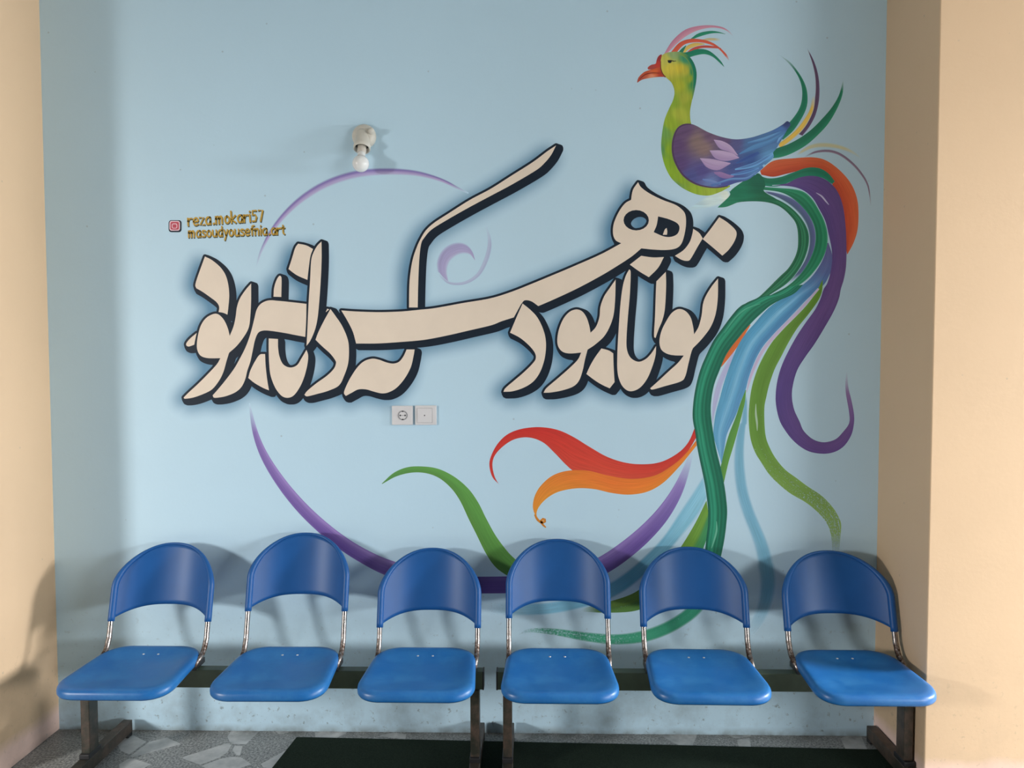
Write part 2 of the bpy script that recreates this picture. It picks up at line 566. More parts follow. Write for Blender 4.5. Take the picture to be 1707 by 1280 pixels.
bm = bmesh.new()
prof = [(.0155, .098), (.0155, .108), (.0155, .116)]
for k in range(1, 19):
    a = math.radians(150*(1-k/18))        # from the shoulder round to the tip of the globe
    prof.append((bulb_r*math.sin(a), bulb_c + bulb_r*math.cos(a)))
lathe(bm, prof, S, ax)
bo = link('bulb', bm_mesh(bm), M_bulb, lamp, True)
link('bulb_cap', bm_mesh(cap), M_cap, bo, True)

# ------------------------------------------------------------------ socket and switch
def plate(bm, x0, x1, z0, z1, y0, y1, bev): box(bm, x0, x1, y1, y0, z0, z1, bev)
def ring_mesh(cx_, y, cz, r0, r1, th, seg=40):
    bm = bmesh.new()
    lathe_pts = [(r0, 0), (r0, th), (r1, th), (r1, 0)]
    rings = [[bm.verts.new((cx_+r*math.cos(2*math.pi*k/seg), y-h, cz+r*math.sin(2*math.pi*k/seg))) for k in range(seg)] for r, h in lathe_pts]
    for a, b in zip(rings, rings[1:]+rings[:1]):
        for k in range(seg): bm.faces.new((a[k], a[(k+1) % seg], b[(k+1) % seg], b[k]))
    return bm
p0, p1 = at(654, 708), at(688.5, 676)
so = empty('power_socket', ((p0.x+p1.x)/2, 0, p0.z), 'white square wall socket with a round plug well, left of the plain square switch', 'socket')
bm = bmesh.new(); box(bm, p0.x, p1.x, -.010, -.0002, p0.z, p1.z, .003); link('cover_plate', bm_mesh(bm), M_plate, so)
cxs, czs = at(672, 692).x, at(672, 692).z
link('plug_ring', bm_mesh(ring_mesh(cxs, -.0095, czs, .0155, .0195, .002)), M_grey, so)
bm = bmesh.new(); lathe(bm, [(.0155, 0), (.0155, .0009)], (cxs, -.0098, czs), (0, -1, 0)); link('plug_well', bm_mesh(bm), M_plate, so)
for s in (-1, 1):
    bm = bmesh.new(); lathe(bm, [(.0034, 0), (.0034, .0015)], (cxs+s*.0098, -.0098, czs), (0, -1, 0), 16); link('pin_hole', bm_mesh(bm), M_dark, so)
bm = bmesh.new(); box(bm, cxs-.008, cxs+.008, -.0112, -.0098, czs-.001, czs+.001); link('bridge', bm_mesh(bm), M_grey, so)
for s in (-1, 1):
    bm = bmesh.new(); box(bm, cxs-.0035, cxs+.0035, -.0118, -.0098, czs+s*.0165-.0025, czs+s*.0165+.0025); link('earth_clip', bm_mesh(bm), M_dark, so)
p0, p1 = at(692.5, 708), at(728, 675.5)
sw = empty('light_switch', ((p0.x+p1.x)/2, 0, p0.z), 'white square switch with a raised rocker and small dark dot, right of the socket', 'switch')
bm = bmesh.new(); box(bm, p0.x, p1.x, -.010, -.0002, p0.z, p1.z, .003); link('cover_plate', bm_mesh(bm), M_plate, sw)
q0, q1 = at(696.5, 704), at(720.5, 680)
bm = bmesh.new(); box(bm, q0.x-.0008, q1.x+.0008, -.0103, -.0095, q0.z-.0008, q1.z+.0008); link('rocker_gap', bm_mesh(bm), M_grey, sw)
bm = bmesh.new(); box(bm, q0.x, q1.x, -.0135, -.0095, q0.z, q1.z, .0012); link('rocker', bm_mesh(bm), M_plate, sw)
dd = at(708.5, 692)
bm = bmesh.new(); lathe(bm, [(.0026, 0), (.0026, .0008)], (dd.x, -.0133, dd.z), (0, -1, 0), 16); link('indicator_dot', bm_mesh(bm), M_dark, sw)

# ================================================================== THE MURAL
LAYER0, LSTEP = .0002, .00002
def lay(k): return -(LAYER0 + LSTEP*k)
def crop(ox, oy, s):
    return lambda *pts: [((ox+s*p[0], oy+s*p[1]) + tuple(p[2:])) for p in pts]
A_ = crop(290, 380, .25)
B_ = crop(560, 220, 400/1707)
C_ = crop(500, 470, 320/1707)
D_ = crop(820, 280, 440/1707)
E_ = crop(820, 440, 420/1707)
F_ = crop(1040, 20, 400/1707)
G_ = crop(1100, 220, 380/1707)
H_ = crop(1140, 480, 320/1707)
I_ = crop(1140, 700, 320/1707)
J_ = crop(620, 680, 560/1707)
K_ = crop(1020, 860, 560/1707)
c = 1   # marks a sharp corner in an outline

def paint_material():
    m, nt, b = new_mat('mural_paint')
    at_ = N(nt, 'ShaderNodeAttribute', attribute_name='paint')
    st = N(nt, 'ShaderNodeAttribute', attribute_name='stroke')
    mp = N(nt, 'ShaderNodeMapping'); mp.inputs['Scale'].default_value = (1.0, 26, 0)
    nt.links.new(st.outputs['Vector'], mp.inputs['Vector'])
    n = noise(nt, mp.outputs[0], 1.0, 4, .6)
    dryn = noise(nt, position(nt), 130, 5, .75)
    col = mixc(nt, ramp(nt, n, ((.30, .0), (.72, 1.0))), (.84, .84, .84), (1.17, 1.17, 1.15))
    c2 = mixc(nt, at_.outputs['Alpha'], at_.outputs['Color'], col, 'MULTIPLY')
    nt.links.new(c2, b.inputs['Base Color'])
    b.inputs['Roughness'].default_value = .5
    b.inputs['Specular IOR Level'].default_value = .35
    sep = N(nt, 'ShaderNodeSeparateXYZ'); nt.links.new(st.outputs['Vector'], sep.inputs[0])
    dry = sep.outputs[2]
    mixn = mathn(nt, 'ADD', mathn(nt, 'MULTIPLY', n, .45), mathn(nt, 'MULTIPLY', dryn, .55))
    q = mathn(nt, 'DIVIDE', mathn(nt, 'SUBTRACT', mixn, mathn(nt, 'ADD', mathn(nt, 'MULTIPLY', dry, .28), .27)), .03, clamp=True)
    nt.links.new(q, b.inputs['Alpha'])
    return m
M_paint = paint_material()
M_letter = simple('cream_letter_paint', pc((214, 199, 182)), .55, 0, .06, 8, .3)[0]
M_outline = simple('ink_navy_paint', pc((22, 33, 46)), .5, 0, .15, 8, .25)[0]

def shade_of(px):
    t = np.clip((np.asarray(px, float)-1180)/270, 0, 1)
    return 1 - .28*t*t*(3-2*t)

def mesh_from(P, faces, k, name='m'):
    x, z = wall_xz(P)
    y = lay(k)
    me = bpy.data.meshes.new(name)
    me.from_pydata([(a, y, b) for a, b in zip(x, z)], [], faces)
    me.update()
    if me.polygons and sum(p.normal.y*p.area for p in me.polygons) > 0: me.flip_normals()
    return me
def set_paint(me, P, rgb, alpha, stroke, under=None):
    """rgb: Nx3 colours as the photograph shows them; brought back to paint albedo"""
    v = np.asarray(rgb, float)/255
    l = np.where(v <= .04045, v/12.92, ((v+.055)/1.055)**2.4)
    l = np.minimum(l/.86/shade_of(np.asarray(P)[:, 0])[:, None], .92)
    al = np.asarray(alpha, float)[:, None]
    l = l*al + np.array(pc(under) if under else BLUE)[None]*(1-al)   # thin paint lets the ground colour through
    a = me.attributes.new('paint', 'FLOAT_COLOR', 'POINT')
    a.data.foreach_set('color', np.c_[l, alpha].astype(np.float32).ravel())
    s = me.attributes.new('stroke', 'FLOAT_VECTOR', 'POINT')
    s.data.foreach_set('vector', np.asarray(stroke, np.float32).ravel())

SEEDC = [0]
def ribbon(name, parent, left, right, k, stops, alpha=1.0, fade=(0, 0), dry=(0, 0), soft=.10, nv=13, along=None, n=None, under=None):
    """a brush stroke between two edges. stops: colours across from left to right edge"""
    L0, R0 = smooth_open(left), smooth_open(right)
    ll = np.hypot(*np.diff(L0, axis=0).T).sum()
    n = n or int(max(12, min(160, ll/4)))
    L, len_ = resample(L0, n)
    R, _ = resample(R0, n)
    v = np.linspace(0, 1, nv)
    P = (L[:, None, :]*(1-v)[None, :, None] + R[:, None, :]*v[None, :, None]).reshape(-1, 2)
    u = np.repeat(np.linspace(0, 1, n), nv); vv = np.tile(v, n)
    sv = [s[0] for s in stops]
    rgb = np.stack([np.interp(vv, sv, [s[1][i] for s in stops]) for i in range(3)], 1)
    if along:   # list of (u, colour or None): blends to that colour along the stroke
        au = [a[0] for a in along]
        w = np.interp(u, au, [a[2] for a in along])
        rg = np.stack([np.interp(u, au, [a[1][i] for a in along]) for i in range(3)], 1)
        rgb = rgb*(1-w)[:, None] + rg*w[:, None]
    al = np.full(len(P), float(alpha))
    if fade[0]: al *= np.clip(u/fade[0], 0, 1)
    if fade[1]: al *= np.clip((1-u)/fade[1], 0, 1)
    if soft > .1: al *= np.clip(np.minimum(vv, 1-vv)/soft+.05, 0, 1)
    dr = dry[0]*(1-u) + dry[1]*u
    SEEDC[0] += 1
    st = np.stack([u*len_/60.0 + SEEDC[0]*7.3, vv + SEEDC[0]*3.1/26, dr], 1)
    faces = [(i*nv+j, i*nv+j+1, (i+1)*nv+j+1, (i+1)*nv+j) for i in range(n-1) for j in range(nv-1)]
    me = mesh_from(P, faces, k + (SEEDC[0] % 10)*.09, name)
    set_paint(me, P, rgb, al, st, under)
    return link(name, me, M_paint, parent)
def stroke(name, parent, pts, k, stops, **kw):
    """brush stroke from centre points (x, y, width)"""
    P = smooth_open(pts)
    w = smooth_open([(i, p[2]) for i, p in enumerate(pts)])[:, 1]
    T = np.gradient(P, axis=0); T /= np.hypot(*T.T)[:, None]+1e-9
    Nn = np.stack([-T[:, 1], T[:, 0]], 1)
    w = np.maximum(w, .3)
    ii = np.unique(np.r_[np.arange(0, len(P)-2, 4), len(P)-1])
    return ribbon(name, parent, (P - Nn*w[:, None]/2)[ii].tolist(), (P + Nn*w[:, None]/2)[ii].tolist(), k, stops, **kw)

def sdf(P, polys):
    """signed distance (negative inside) to a set of closed outlines, even-odd"""
    best = np.full(len(P), 1e9); inside = np.zeros(len(P), bool)
    for Q in polys:
        a = Q; b = np.roll(Q, -1, 0)
        for (x0, y0), (x1, y1) in zip(a, b):
            ex, ey = x1-x0, y1-y0
            l2 = ex*ex+ey*ey
            if l2 < 1e-9: continue
            wx, wy = P[:, 0]-x0, P[:, 1]-y0
            t = np.clip((wx*ex+wy*ey)/l2, 0, 1)
            best = np.minimum(best, (wx-t*ex)**2 + (wy-t*ey)**2)
            if y0 != y1:
                cond = ((y0 > P[:, 1]) != (y1 > P[:, 1])) & (P[:, 0] < ex*(P[:, 1]-y0)/ey + x0)
                inside ^= cond
    d = np.sqrt(best)
    return np.where(inside, -d, d)
def march(field, gx, gy):
    """filled region field<0 on a grid -> points, faces"""
    ny, nx = field.shape
    pts, idx, faces = [], {}, []
    def vert(key, p):
        if key not in idx:
            idx[key] = len(pts); pts.append(p)
        return idx[key]
    neg = field < 0
    any_ = neg[:-1, :-1] | neg[1:, :-1] | neg[:-1, 1:] | neg[1:, 1:]
    for j, i in zip(*np.nonzero(any_)):
        cs = [(j, i), (j, i+1), (j+1, i+1), (j+1, i)]
        poly = []
        for a in range(4):
            p, q = cs[a], cs[(a+1) % 4]
            fp, fq = field[p], field[q]
            if fp < 0: poly.append(vert(p, (gx[p[1]], gy[p[0]])))
            if (fp < 0) != (fq < 0):
                t = fp/(fp-fq)
                key = (min(p, q), max(p, q))
                poly.append(vert(key, (gx[p[1]]+(gx[q[1]]-gx[p[1]])*t, gy[p[0]]+(gy[q[0]]-gy[p[0]])*t)))
        if len(poly) >= 3: faces.append(tuple(poly))
    return np.array(pts, float), faces
def gridfield(polys, pad, step):
    allp = np.vstack(polys)
    gx = np.arange(allp[:, 0].min()-pad, allp[:, 0].max()+pad+step, step)
    gy = np.arange(allp[:, 1].min()-pad, allp[:, 1].max()+pad+step, step)
    X, Y = np.meshgrid(gx, gy)
    return gx, gy, np.stack([X.ravel(), Y.ravel()], 1)
def flat(name, parent, polys, k, mat):
    """plain painted area from an outline and its holes"""
    V = [[Vector((p[0], p[1], 0)) for p in Q] for Q in polys]
    tris = tessellate_polygon(V)
    P = np.vstack(polys)
    return link(name, mesh_from(P, [tuple(t) for t in tris], k, name), mat, parent)
def blend(name, parent, outline, k, seeds, power=3.0, step=2.0, alpha=1.0, soft=0.0, streak=(1, 0), under=None):
    """painted area whose colours run into one another between the given colour spots"""
    Q = smooth_closed(outline)
    gx, gy, P = gridfield([Q], 3, step)
    f = sdf(P, [Q]).reshape(len(gy), len(gx))
    P, faces = march(f, gx, gy)
    S = np.array([s[0] for s in seeds], float); Cc = np.array([s[1] for s in seeds], float)
    w = 1/(((P[:, None, :]-S[None])**2).sum(2)**(power/2)+4)
    rgb = (w[:, :, None]*Cc[None]).sum(1)/w.sum(1)[:, None]
    al = np.full(len(P), float(alpha))
    if soft: al *= np.clip(-sdf(P, [Q])/soft, 0, 1)
    SEEDC[0] += 1
    d = np.array(streak, float); d /= np.hypot(*d)
    st = np.stack([(P@d)/60+SEEDC[0]*5.1, (P@np.array([-d[1], d[0]]))/160, np.zeros(len(P))], 1)
    me = mesh_from(P, faces, k, name)
    set_paint(me, P, rgb, al, st, under)
    return link(name, me, M_paint, parent)
def mural(name, px, py, label, cat):
    p = at(px, py)
    return empty(name, (p.x, 0, p.z), label, cat)

# ------------------------------------------------------------------ purple ring and curl
ring = mural('painted_ring', 620, 640, 'large open ring brushed in purple and lilac behind the calligraphy', 'mural')
PUR, LIL, DPU, PINK = (112, 80, 158), (165, 145, 195), (82, 62, 130), (185, 165, 200)
stroke('brush_arc', ring, [(416, 672, 2), (424, 715, 8), (440, 758, 13), (470, 806, 17), (510, 853, 20), (560, 897, 22), (610, 929, 24), (660, 951, 27), (735, 971, 28), (820, 975, 28), (915, 970, 29), (985, 952, 30), (1045, 915, 29), (1098, 865, 25), (1132, 812, 17), (1154, 752, 5)],
       2, [(0, (128, 106, 170)), (.12, (150, 128, 188)), (.3, (118, 94, 160)), (.6, (104, 80, 150)), (.85, (94, 72, 142)), (1, (112, 90, 158))], fade=(.05, .06), along=[(0, (150, 135, 190), .5), (.3, LIL, 0), (.5, (70, 50, 110), .7), (.68, (85, 68, 140), .4), (.82, (105, 90, 160), .2), (1, (170, 155, 205), .9)])
stroke('brush_arc', ring, [(427, 446, 2), (436, 417, 5), (455, 382, 8), (483, 349, 11), (515, 323, 13), (552, 303, 14), (596, 290, 14), (645, 286, 13), (694, 289, 10), (735, 300, 7), (760, 312, 5), (781, 322, 2)],
       2, [(0, (95, 80, 150)), (.3, (125, 105, 170)), (.6, (168, 152, 195)), (1, (172, 172, 203))], alpha=.95, fade=(.12, .08), soft=.25)
curl = mural('painted_curl', 770, 440, 'small faint lilac crescent curl painted under the long slanting letter stroke', 'mural')
ribbon('crescent', curl, B_((990, 912), (972, 850), (930, 800), (870, 783), (800, 800), (745, 850), (716, 920), (722, 990), (752, 1045), (800, 1076)),
       B_((990, 914), (950, 872), (900, 868), (855, 885), (815, 920), (797, 960), (792, 1000), (796, 1030), (800, 1055), (806, 1070)), 2, [(0, (150, 142, 185)), (.5, (158, 148, 190)), (1, (170, 160, 198))], alpha=.9, soft=.2)
stroke('thin_line', curl, [tuple(B_((x, y))[0]) + (w,) for x, y, w in ((730, 1000, 2), (790, 1066, 4), (870, 1080, 5), (945, 1062, 6), (1015, 1010, 7), (1062, 925, 8), (1090, 830, 8), (1090, 750, 6), (1066, 665, 3))],
       2, [(0, (150, 150, 190)), (.3, (172, 178, 205)), (.6, (160, 165, 198)), (1, (150, 150, 190))], alpha=.75, fade=(.1, .2), soft=.2)

# ------------------------------------------------------------------ bird
bird = mural('painted_bird', 1190, 330, 'mural bird with lime green neck, purple wing and long rainbow tail plumes', 'mural')
GR, GRD, GRL = (28, 122, 92), (22, 88, 70), (60, 158, 122)
OLV, OLVD = (96, 140, 52), (82, 122, 40)
# plumes that leave the tail towards the left
red3 = [(0, (190, 45, 40)), (.5, (205, 60, 45)), (1, (195, 75, 55))]
ribbon('red_plume', bird, J_((648, 390), (612, 350), (597, 290), (607, 240), (640, 180), (690, 133), (760, 106), (850, 97), (940, 110), (1020, 145), (1110, 200), (1200, 250), (1300, 280), (1400, 285), (1480, 270), (1560, 225), (1610, 170), (1642, 96)),
       J_((646, 389), (624, 350), (612, 290), (625, 240), (672, 190), (730, 157), (800, 150), (870, 175), (930, 230), (985, 287), (1030, 322), (1110, 340), (1220, 360), (1340, 362), (1440, 348), (1540, 290), (1605, 220), (1648, 150)), 3, red3, soft=.06, along=[(0, (185, 50, 45), .7), (.3, (190, 45, 42), .6), (.6, (205, 80, 60), .5), (1, (185, 45, 40), .6)])
ribbon('orange_plume', bird, J_((838, 560), (822, 525), (818, 490), (830, 440), (862, 390), (920, 342), (1000, 318), (1100, 319), (1200, 343), (1320, 360), (1440, 342), (1540, 282), (1600, 225), (1647, 165)),
       J_((840, 560), (836, 535), (850, 500), (890, 458), (950, 425), (1040, 408), (1130, 412), (1220, 432), (1310, 440), (1400, 425), (1480, 380), (1560, 300), (1610, 240), (1650, 190)), 4, [(0, (205, 120, 40)), (.4, (222, 125, 45)), (1, (214, 140, 45))], soft=.06, along=[(0, (210, 145, 50), .7), (.5, (225, 105, 50), .5), (1, (225, 120, 40), .3)])
stroke('curl_tip', bird, [tuple(J_((x, y))[0]) + (w,) for x, y, w in ((828, 540, 3), (840, 565, 4), (862, 582, 4), (880, 576, 4), (876, 564, 4), (862, 568, 4), (864, 588, 4), (884, 607, 2))], 4, [(0, (205, 135, 45)), (1, (190, 115, 40))], soft=0)
ribbon('green_plume', bird, J_((50, 384), (110, 330), (180, 301), (260, 297), (340, 310), (420, 350), (490, 410), (540, 480), (580, 560), (630, 650), (690, 730), (730, 770)),
       J_((52, 386), (125, 347), (205, 328), (280, 332), (345, 358), (405, 410), (450, 475), (490, 560), (530, 640), (580, 740), (630, 810), (700, 860)), 3, [(0, (95, 150, 75)), (.3, (88, 146, 68)), (.7, (78, 130, 60)), (1, (84, 128, 55))], soft=.06, along=[(0, (75, 130, 70), .8), (.3, (100, 155, 80), .3), (1, (80, 130, 58), .4)])

# low sweeps passing behind the chairs
ribbon('blue_sweep', bird, J_((1690, 330), (1640, 410), (1560, 530), (1480, 650), (1390, 745), (1290, 830), (1180, 900), (1060, 950), (900, 985), (740, 990), (600, 985)),
       J_((1712, 450), (1650, 560), (1570, 660), (1480, 765), (1390, 850), (1290, 930), (1180, 985), (1060, 1020), (900, 1050), (740, 1055), (600, 1048)), 3, [(0, (120, 180, 205)), (.5, (140, 195, 215)), (1, (120, 180, 200))], soft=.15, fade=(.02, .15), dry=(.1, .5), along=[(0, (140, 190, 215), .2), (.45, (60, 125, 160), .6), (.7, (110, 170, 200), .5), (1, (150, 190, 210), .8)])  # darker stretch mid-stroke carries the chairs' shadow in its colour
ribbon('olive_sweep', bird, J_((1700, 470), (1640, 590), (1560, 720), (1480, 820), (1400, 890), (1320, 945), (1200, 985), (1060, 1020)),
       J_((1720, 600), (1680, 720), (1610, 830), (1530, 920), (1440, 985), (1340, 1030), (1200, 1040), (1062, 1034)), 4, [(0, OLV), (.45, (110, 155, 60)), (.6, (60, 135, 85)), (1, (50, 135, 95))], soft=.1, dry=(.05, .45), fade=(0, .1), along=[(0, OLV, 0), (.6, (80, 105, 35), .7), (1, (105, 135, 75), .9)])
ribbon('green_sweep', bird, K_((500, 140), (470, 300), (400, 440), (300, 520), (170, 575), (30, 598), (-120, 590), (-300, 570), (-420, 572), (-470, 600)),
       K_((548, 190), (530, 310), (470, 470), (350, 570), (200, 635), (40, 655), (-120, 640), (-300, 605), (-420, 592), (-478, 606)), 4, [(0, (45, 135, 105)), (.5, (60, 150, 118)), (1, (50, 140, 110))], soft=.12, dry=(.15, .78), fade=(0, .1), along=[(0, GR, 0), (.5, (70, 155, 125), .5), (1, (70, 150, 125), .7)])

# main tail, from the back of the bundle forward
ribbon('pale_blue_plume', bird, H_((545, 940), (520, 1080), (505, 1200)) + I_((490, 40), (462, 150), (442, 300), (440, 450), (455, 600), (480, 720), (520, 850), (570, 980), (620, 1120), (650, 1270)) + K_((735, 250), (748, 330), (742, 420), (715, 510), (680, 590)),
       H_((560, 940), (566, 1080), (565, 1200)) + I_((556, 40), (546, 150), (540, 300), (552, 470), (580, 640), (630, 800), (680, 920), (740, 1060), (780, 1180), (800, 1270)) + K_((828, 250), (838, 330), (822, 430), (780, 530), (720, 610)), 3,
       [(0, (115, 165, 190)), (.5, (100, 158, 185)), (1, (110, 165, 190))], soft=.2, dry=(.0, .45), fade=(.03, .15), alpha=.92)
ribbon('leaf_green_plume', bird, H_((548, 905), (500, 1030), (460, 1150)) + I_((400, 130), (360, 270), (330, 400), (300, 520)), H_((552, 905), (545, 1000), (520, 1110)) + I_((470, 130), (432, 260), (396, 380), (355, 560)), 5,
       [(0, (78, 132, 62)), (1, (92, 145, 60))], soft=.08)
ribbon('lilac_plume', bird, H_((440, 560), (345, 720), (290, 850), (258, 980), (250, 1110), (255, 1200)), H_((450, 570), (400, 720), (345, 860), (305, 1000), (275, 1110), (258, 1205)), 5, [(0, (172, 172, 205)), (1, (165, 165, 205))], soft=.15, alpha=.9)
ribbon('rust_plume', bird, H_((590, 325), (500, 405), (420, 505), (365, 600), (325, 700)), H_((592, 330), (545, 410), (485, 510), (410, 610), (335, 700)), 6, [(0, (190, 95, 45)), (1, (205, 105, 50))], soft=.1)
ribbon('pink_line', bird, H_((1190, 0), (1090, 110), (990, 215), (870, 335), (775, 435), (690, 545), (630, 660), (580, 790), (555, 920)), H_((1205, 10), (1115, 120), (1015, 235), (900, 350), (800, 460), (720, 560), (660, 670), (605, 800), (560, 930)), 8, [(0, (172, 160, 195)), (1, (190, 165, 190))], soft=.2, alpha=.9)
ribbon('olive_plume', bird, H_((1232, -72), (1168, 50), (1090, 155), (1000, 250), (885, 360), (785, 480), (712, 600), (655, 720), (612, 850), (588, 980), (576, 1150)) + I_((590, 150), (630, 280), (690, 380), (760, 485), (850, 575), (950, 655), (1080, 730), (1180, 810), (1260, 900), (1300, 990), (1315, 1080), (1320, 1180)),
       H_((1236, -74), (1228, 30), (1192, 115), (1110, 230), (1010, 355), (930, 485), (865, 610), (808, 720), (762, 850), (735, 960), (715, 1080)) + I_((725, 130), (770, 260), (830, 360), (905, 445), (1000, 515), (1100, 590), (1220, 670), (1310, 760), (1370, 850), (1398, 930), (1390, 1050), (1380, 1180)), 7,
       [(0, (98, 138, 55)), (.4, (88, 130, 45)), (.7, (84, 122, 42)), (1, (96, 138, 56))], soft=.1, dry=(-.1, .72), fade=(0, .06), along=[(0, OLVD, .3), (.5, OLV, .2), (.7, (125, 155, 80), .5), (1, (135, 160, 105), .8)], n=130)
ribbon('blue_plume', bird, G_((1254, 830), (1240, 900), (1205, 985), (1145, 1075), (1075, 1140), (985, 1195)) + H_((885, 85), (775, 160), (700, 232), (620, 325), (550, 405), (490, 495), (440, 605), (390, 740), (352, 860), (320, 980), (282, 1120)) + I_((262, 120), (285, 220), (322, 340)),
       G_((1262, 830), (1290, 920), (1290, 1010), (1262, 1085), (1222, 1150)) + H_((1110, 85), (1000, 200), (885, 320), (785, 425), (710, 510), (650, 610), (605, 715), (570, 820), (548, 905), (505, 1010), (462, 1130)) + I_((385, 120), (360, 250), (335, 390)), 6,
       [(0, (70, 138, 172)), (.3, (76, 145, 185)), (.5, (128, 182, 210)), (.62, (85, 150, 190)), (.85, (64, 118, 165)), (1, (75, 130, 175))], soft=.05, along=[(0, (92, 84, 132), .95), (.12, (82, 90, 140), .85), (.25, (72, 118, 165), .4), (.35, (80, 140, 180), .1), (.6, (100, 160, 195), .3), (1, (115, 170, 205), .6)])
# orange arc at the outside of the tail
ribbon('orange_arc', bird, G_((750, 290), (850, 216), (1000, 197), (1150, 190), (1250, 216), (1350, 290), (1430, 385), (1474, 490), (1487, 600), (1480, 730), (1450, 830), (1405, 915)),
       G_((760, 320), (850, 335), (960, 310), (1080, 285), (1190, 300), (1265, 355), (1320, 450), (1355, 560), (1380, 690), (1388, 800), (1396, 880), (1402, 915)), 7, [(0, (188, 92, 58)), (.4, (185, 82, 50)), (1, (165, 62, 40))], soft=.05)
ribbon('teal_arc', bird, G_((700, 300), (800, 345), (900, 338), (1000, 302), (1100, 268), (1190, 270), (1260, 308), (1310, 370)), G_((690, 370), (780, 402), (880, 408), (960, 380), (1050, 342), (1140, 330), (1220, 345), (1290, 390)), 8,
       [(0, (34, 118, 92)), (.4, (30, 105, 80)), (1, (34, 122, 98))], soft=.06)
pl = G_((840, 398), (950, 385), (1030, 345), (1120, 328), (1205, 340), (1280, 385), (1335, 455), (1372, 560), (1390, 700), (1397, 850), (1394, 1000), (1378, 1100)) + \
     H_((1395, 10), (1378, 95), (1328, 215), (1240, 370), (1160, 500), (1080, 612), (1010, 725), (972, 850), (960, 960), (980, 1080), (1030, 1190)) + I_((1062, 92), (1130, 160), (1200, 192), (1270, 196), (1350, 170), (1410, 112)) + H_((1470, 1200), (1468, 1100), (1442, 950), (1436, 850), (1446, 735))
pr = G_((842, 402), (960, 405), (1060, 430), (1140, 490), (1195, 580), (1240, 670), (1264, 770), (1285, 870), (1290, 960), (1275, 1060), (1250, 1140)) + \
     H_((1242, 10), (1215, 95), (1165, 195), (1085, 305), (1005, 425), (930, 560), (870, 690), (832, 820), (816, 950), (822, 1060), (852, 1180)) + I_((900, 92), (960, 170), (1040, 240), (1130, 285), (1250, 300), (1350, 280), (1430, 225), (1490, 130), (1512, 30)) + H_((1512, 1120), (1490, 1000), (1462, 880), (1450, 735))
ribbon('purple_plume', bird, pl, pr, 9, [(0, (84, 66, 118)), (.5, (92, 68, 126)), (1, (78, 60, 122))], soft=.05, fade=(.02, .05), n=150,
       along=[(0, (85, 72, 130), .3), (.25, (86, 64, 110), .4), (.4, (98, 72, 122), .5), (.6, (68, 50, 112), .6), (.75, (88, 64, 120), .6), (.86, (104, 80, 132), .4), (1, (150, 130, 160), .9)])
stroke('light_streak', bird, [tuple(G_((x, y))[0]) + (w,) for x, y, w in ((1170, 455, 1), (1210, 480, 3), (1240, 515, 3), (1265, 545, 1))], 10, [(0, (170, 165, 195)), (1, (180, 175, 200))], soft=.2, under=(92,68,126))
ribbon('slate_plume', bird, G_((780, 440), (900, 462), (1000, 500), (1080, 565), (1135, 650), (1165, 740), (1165, 840), (1140, 930), (1085, 1030), (1000, 1120)), G_((780, 452), (880, 490), (970, 545), (1050, 620), (1100, 700), (1120, 790), (1112, 880), (1080, 970), (1020, 1060), (950, 1140)), 8,
       [(0, (95, 100, 150)), (.5, (80, 90, 130)), (1, (66, 92, 112))], soft=.12, fade=(.03, .1))
ribbon('green_arc', bird, G_((740, 408), (900, 420), (1000, 428), (1080, 450), (1140, 505), (1190, 585), (1230, 665), (1254, 760), (1250, 860), (1212, 960), (1150, 1050), (1080, 1120), (985, 1180), (850, 1238)) + H_((640, 130), (560, 200)),
       G_((740, 430), (880, 446), (965, 478), (1045, 540), (1110, 615), (1150, 690), (1166, 770), (1158, 860), (1120, 960), (1055, 1060), (960, 1150), (860, 1205), (740, 1262)) + H_((520, 150), (440, 240)), 10,
       [(0, (58, 148, 112)), (.15, (36, 122, 88)), (.35, (46, 136, 100)), (.5, (30, 108, 78)), (.68, (38, 124, 90)), (.85, (26, 100, 72)), (1, (48, 136, 102))], soft=.05, nv=29)
ribbon('dark_green_arc', bird, G_((520, 445), (640, 440), (750, 462), (880, 505), (980, 565), (1060, 648), (1108, 740), (1115, 830), (1090, 930), (1040, 1030), (955, 1130), (830, 1215)) + H_((600, 165), (520, 220)),
       G_((500, 550), (600, 525), (720, 519), (820, 530), (900, 560), (970, 620), (1020, 690), (1035, 790), (1025, 900), (970, 1010), (890, 1090), (780, 1200)) + H_((650, 90), (560, 130), (470, 195)), 9,
       [(0, (40, 118, 84)), (.2, (26, 90, 64)), (.38, (52, 132, 92)), (.5, (30, 96, 70)), (.62, (46, 124, 86)), (.78, (20, 74, 54)), (.9, (38, 108, 76)), (1, (26, 86, 62))], soft=.05, nv=33)
ribbon('green_plume', bird, H_((930, -10), (800, 55), (690, 75), (590, 120), (500, 165), (430, 240), (340, 360), (265, 465), (203, 590), (150, 715), (112, 850), (86, 1000), (78, 1150)) + I_((100, 110), (116, 225), (140, 350), (168, 480), (188, 580), (205, 700), (215, 810), (214, 930), (200, 1050), (190, 1160), (196, 1280)),
       H_((1060, -30), (980, 50), (850, 110), (765, 160), (700, 215), (630, 280), (565, 350), (490, 440), (425, 520), (368, 610), (318, 730), (272, 850), (246, 980), (240, 1110)) + I_((262, 120), (290, 270), (328, 425), (358, 570), (374, 680), (385, 800), (380, 900), (362, 1050), (335, 1190), (312, 1290)), 11,
       [(0, (20, 84, 68)), (.10, (22, 100, 78)), (.18, (46, 146, 114)), (.26, (28, 116, 90)), (.36, (48, 148, 116)), (.44, (34, 130, 100)), (.52, (20, 100, 76)), (.62, (32, 124, 96)), (.70, (18, 94, 72)), (.84, (24, 110, 86)), (.92, (16, 90, 70)), (1, (28, 112, 88))], soft=.05, n=150, nv=37)
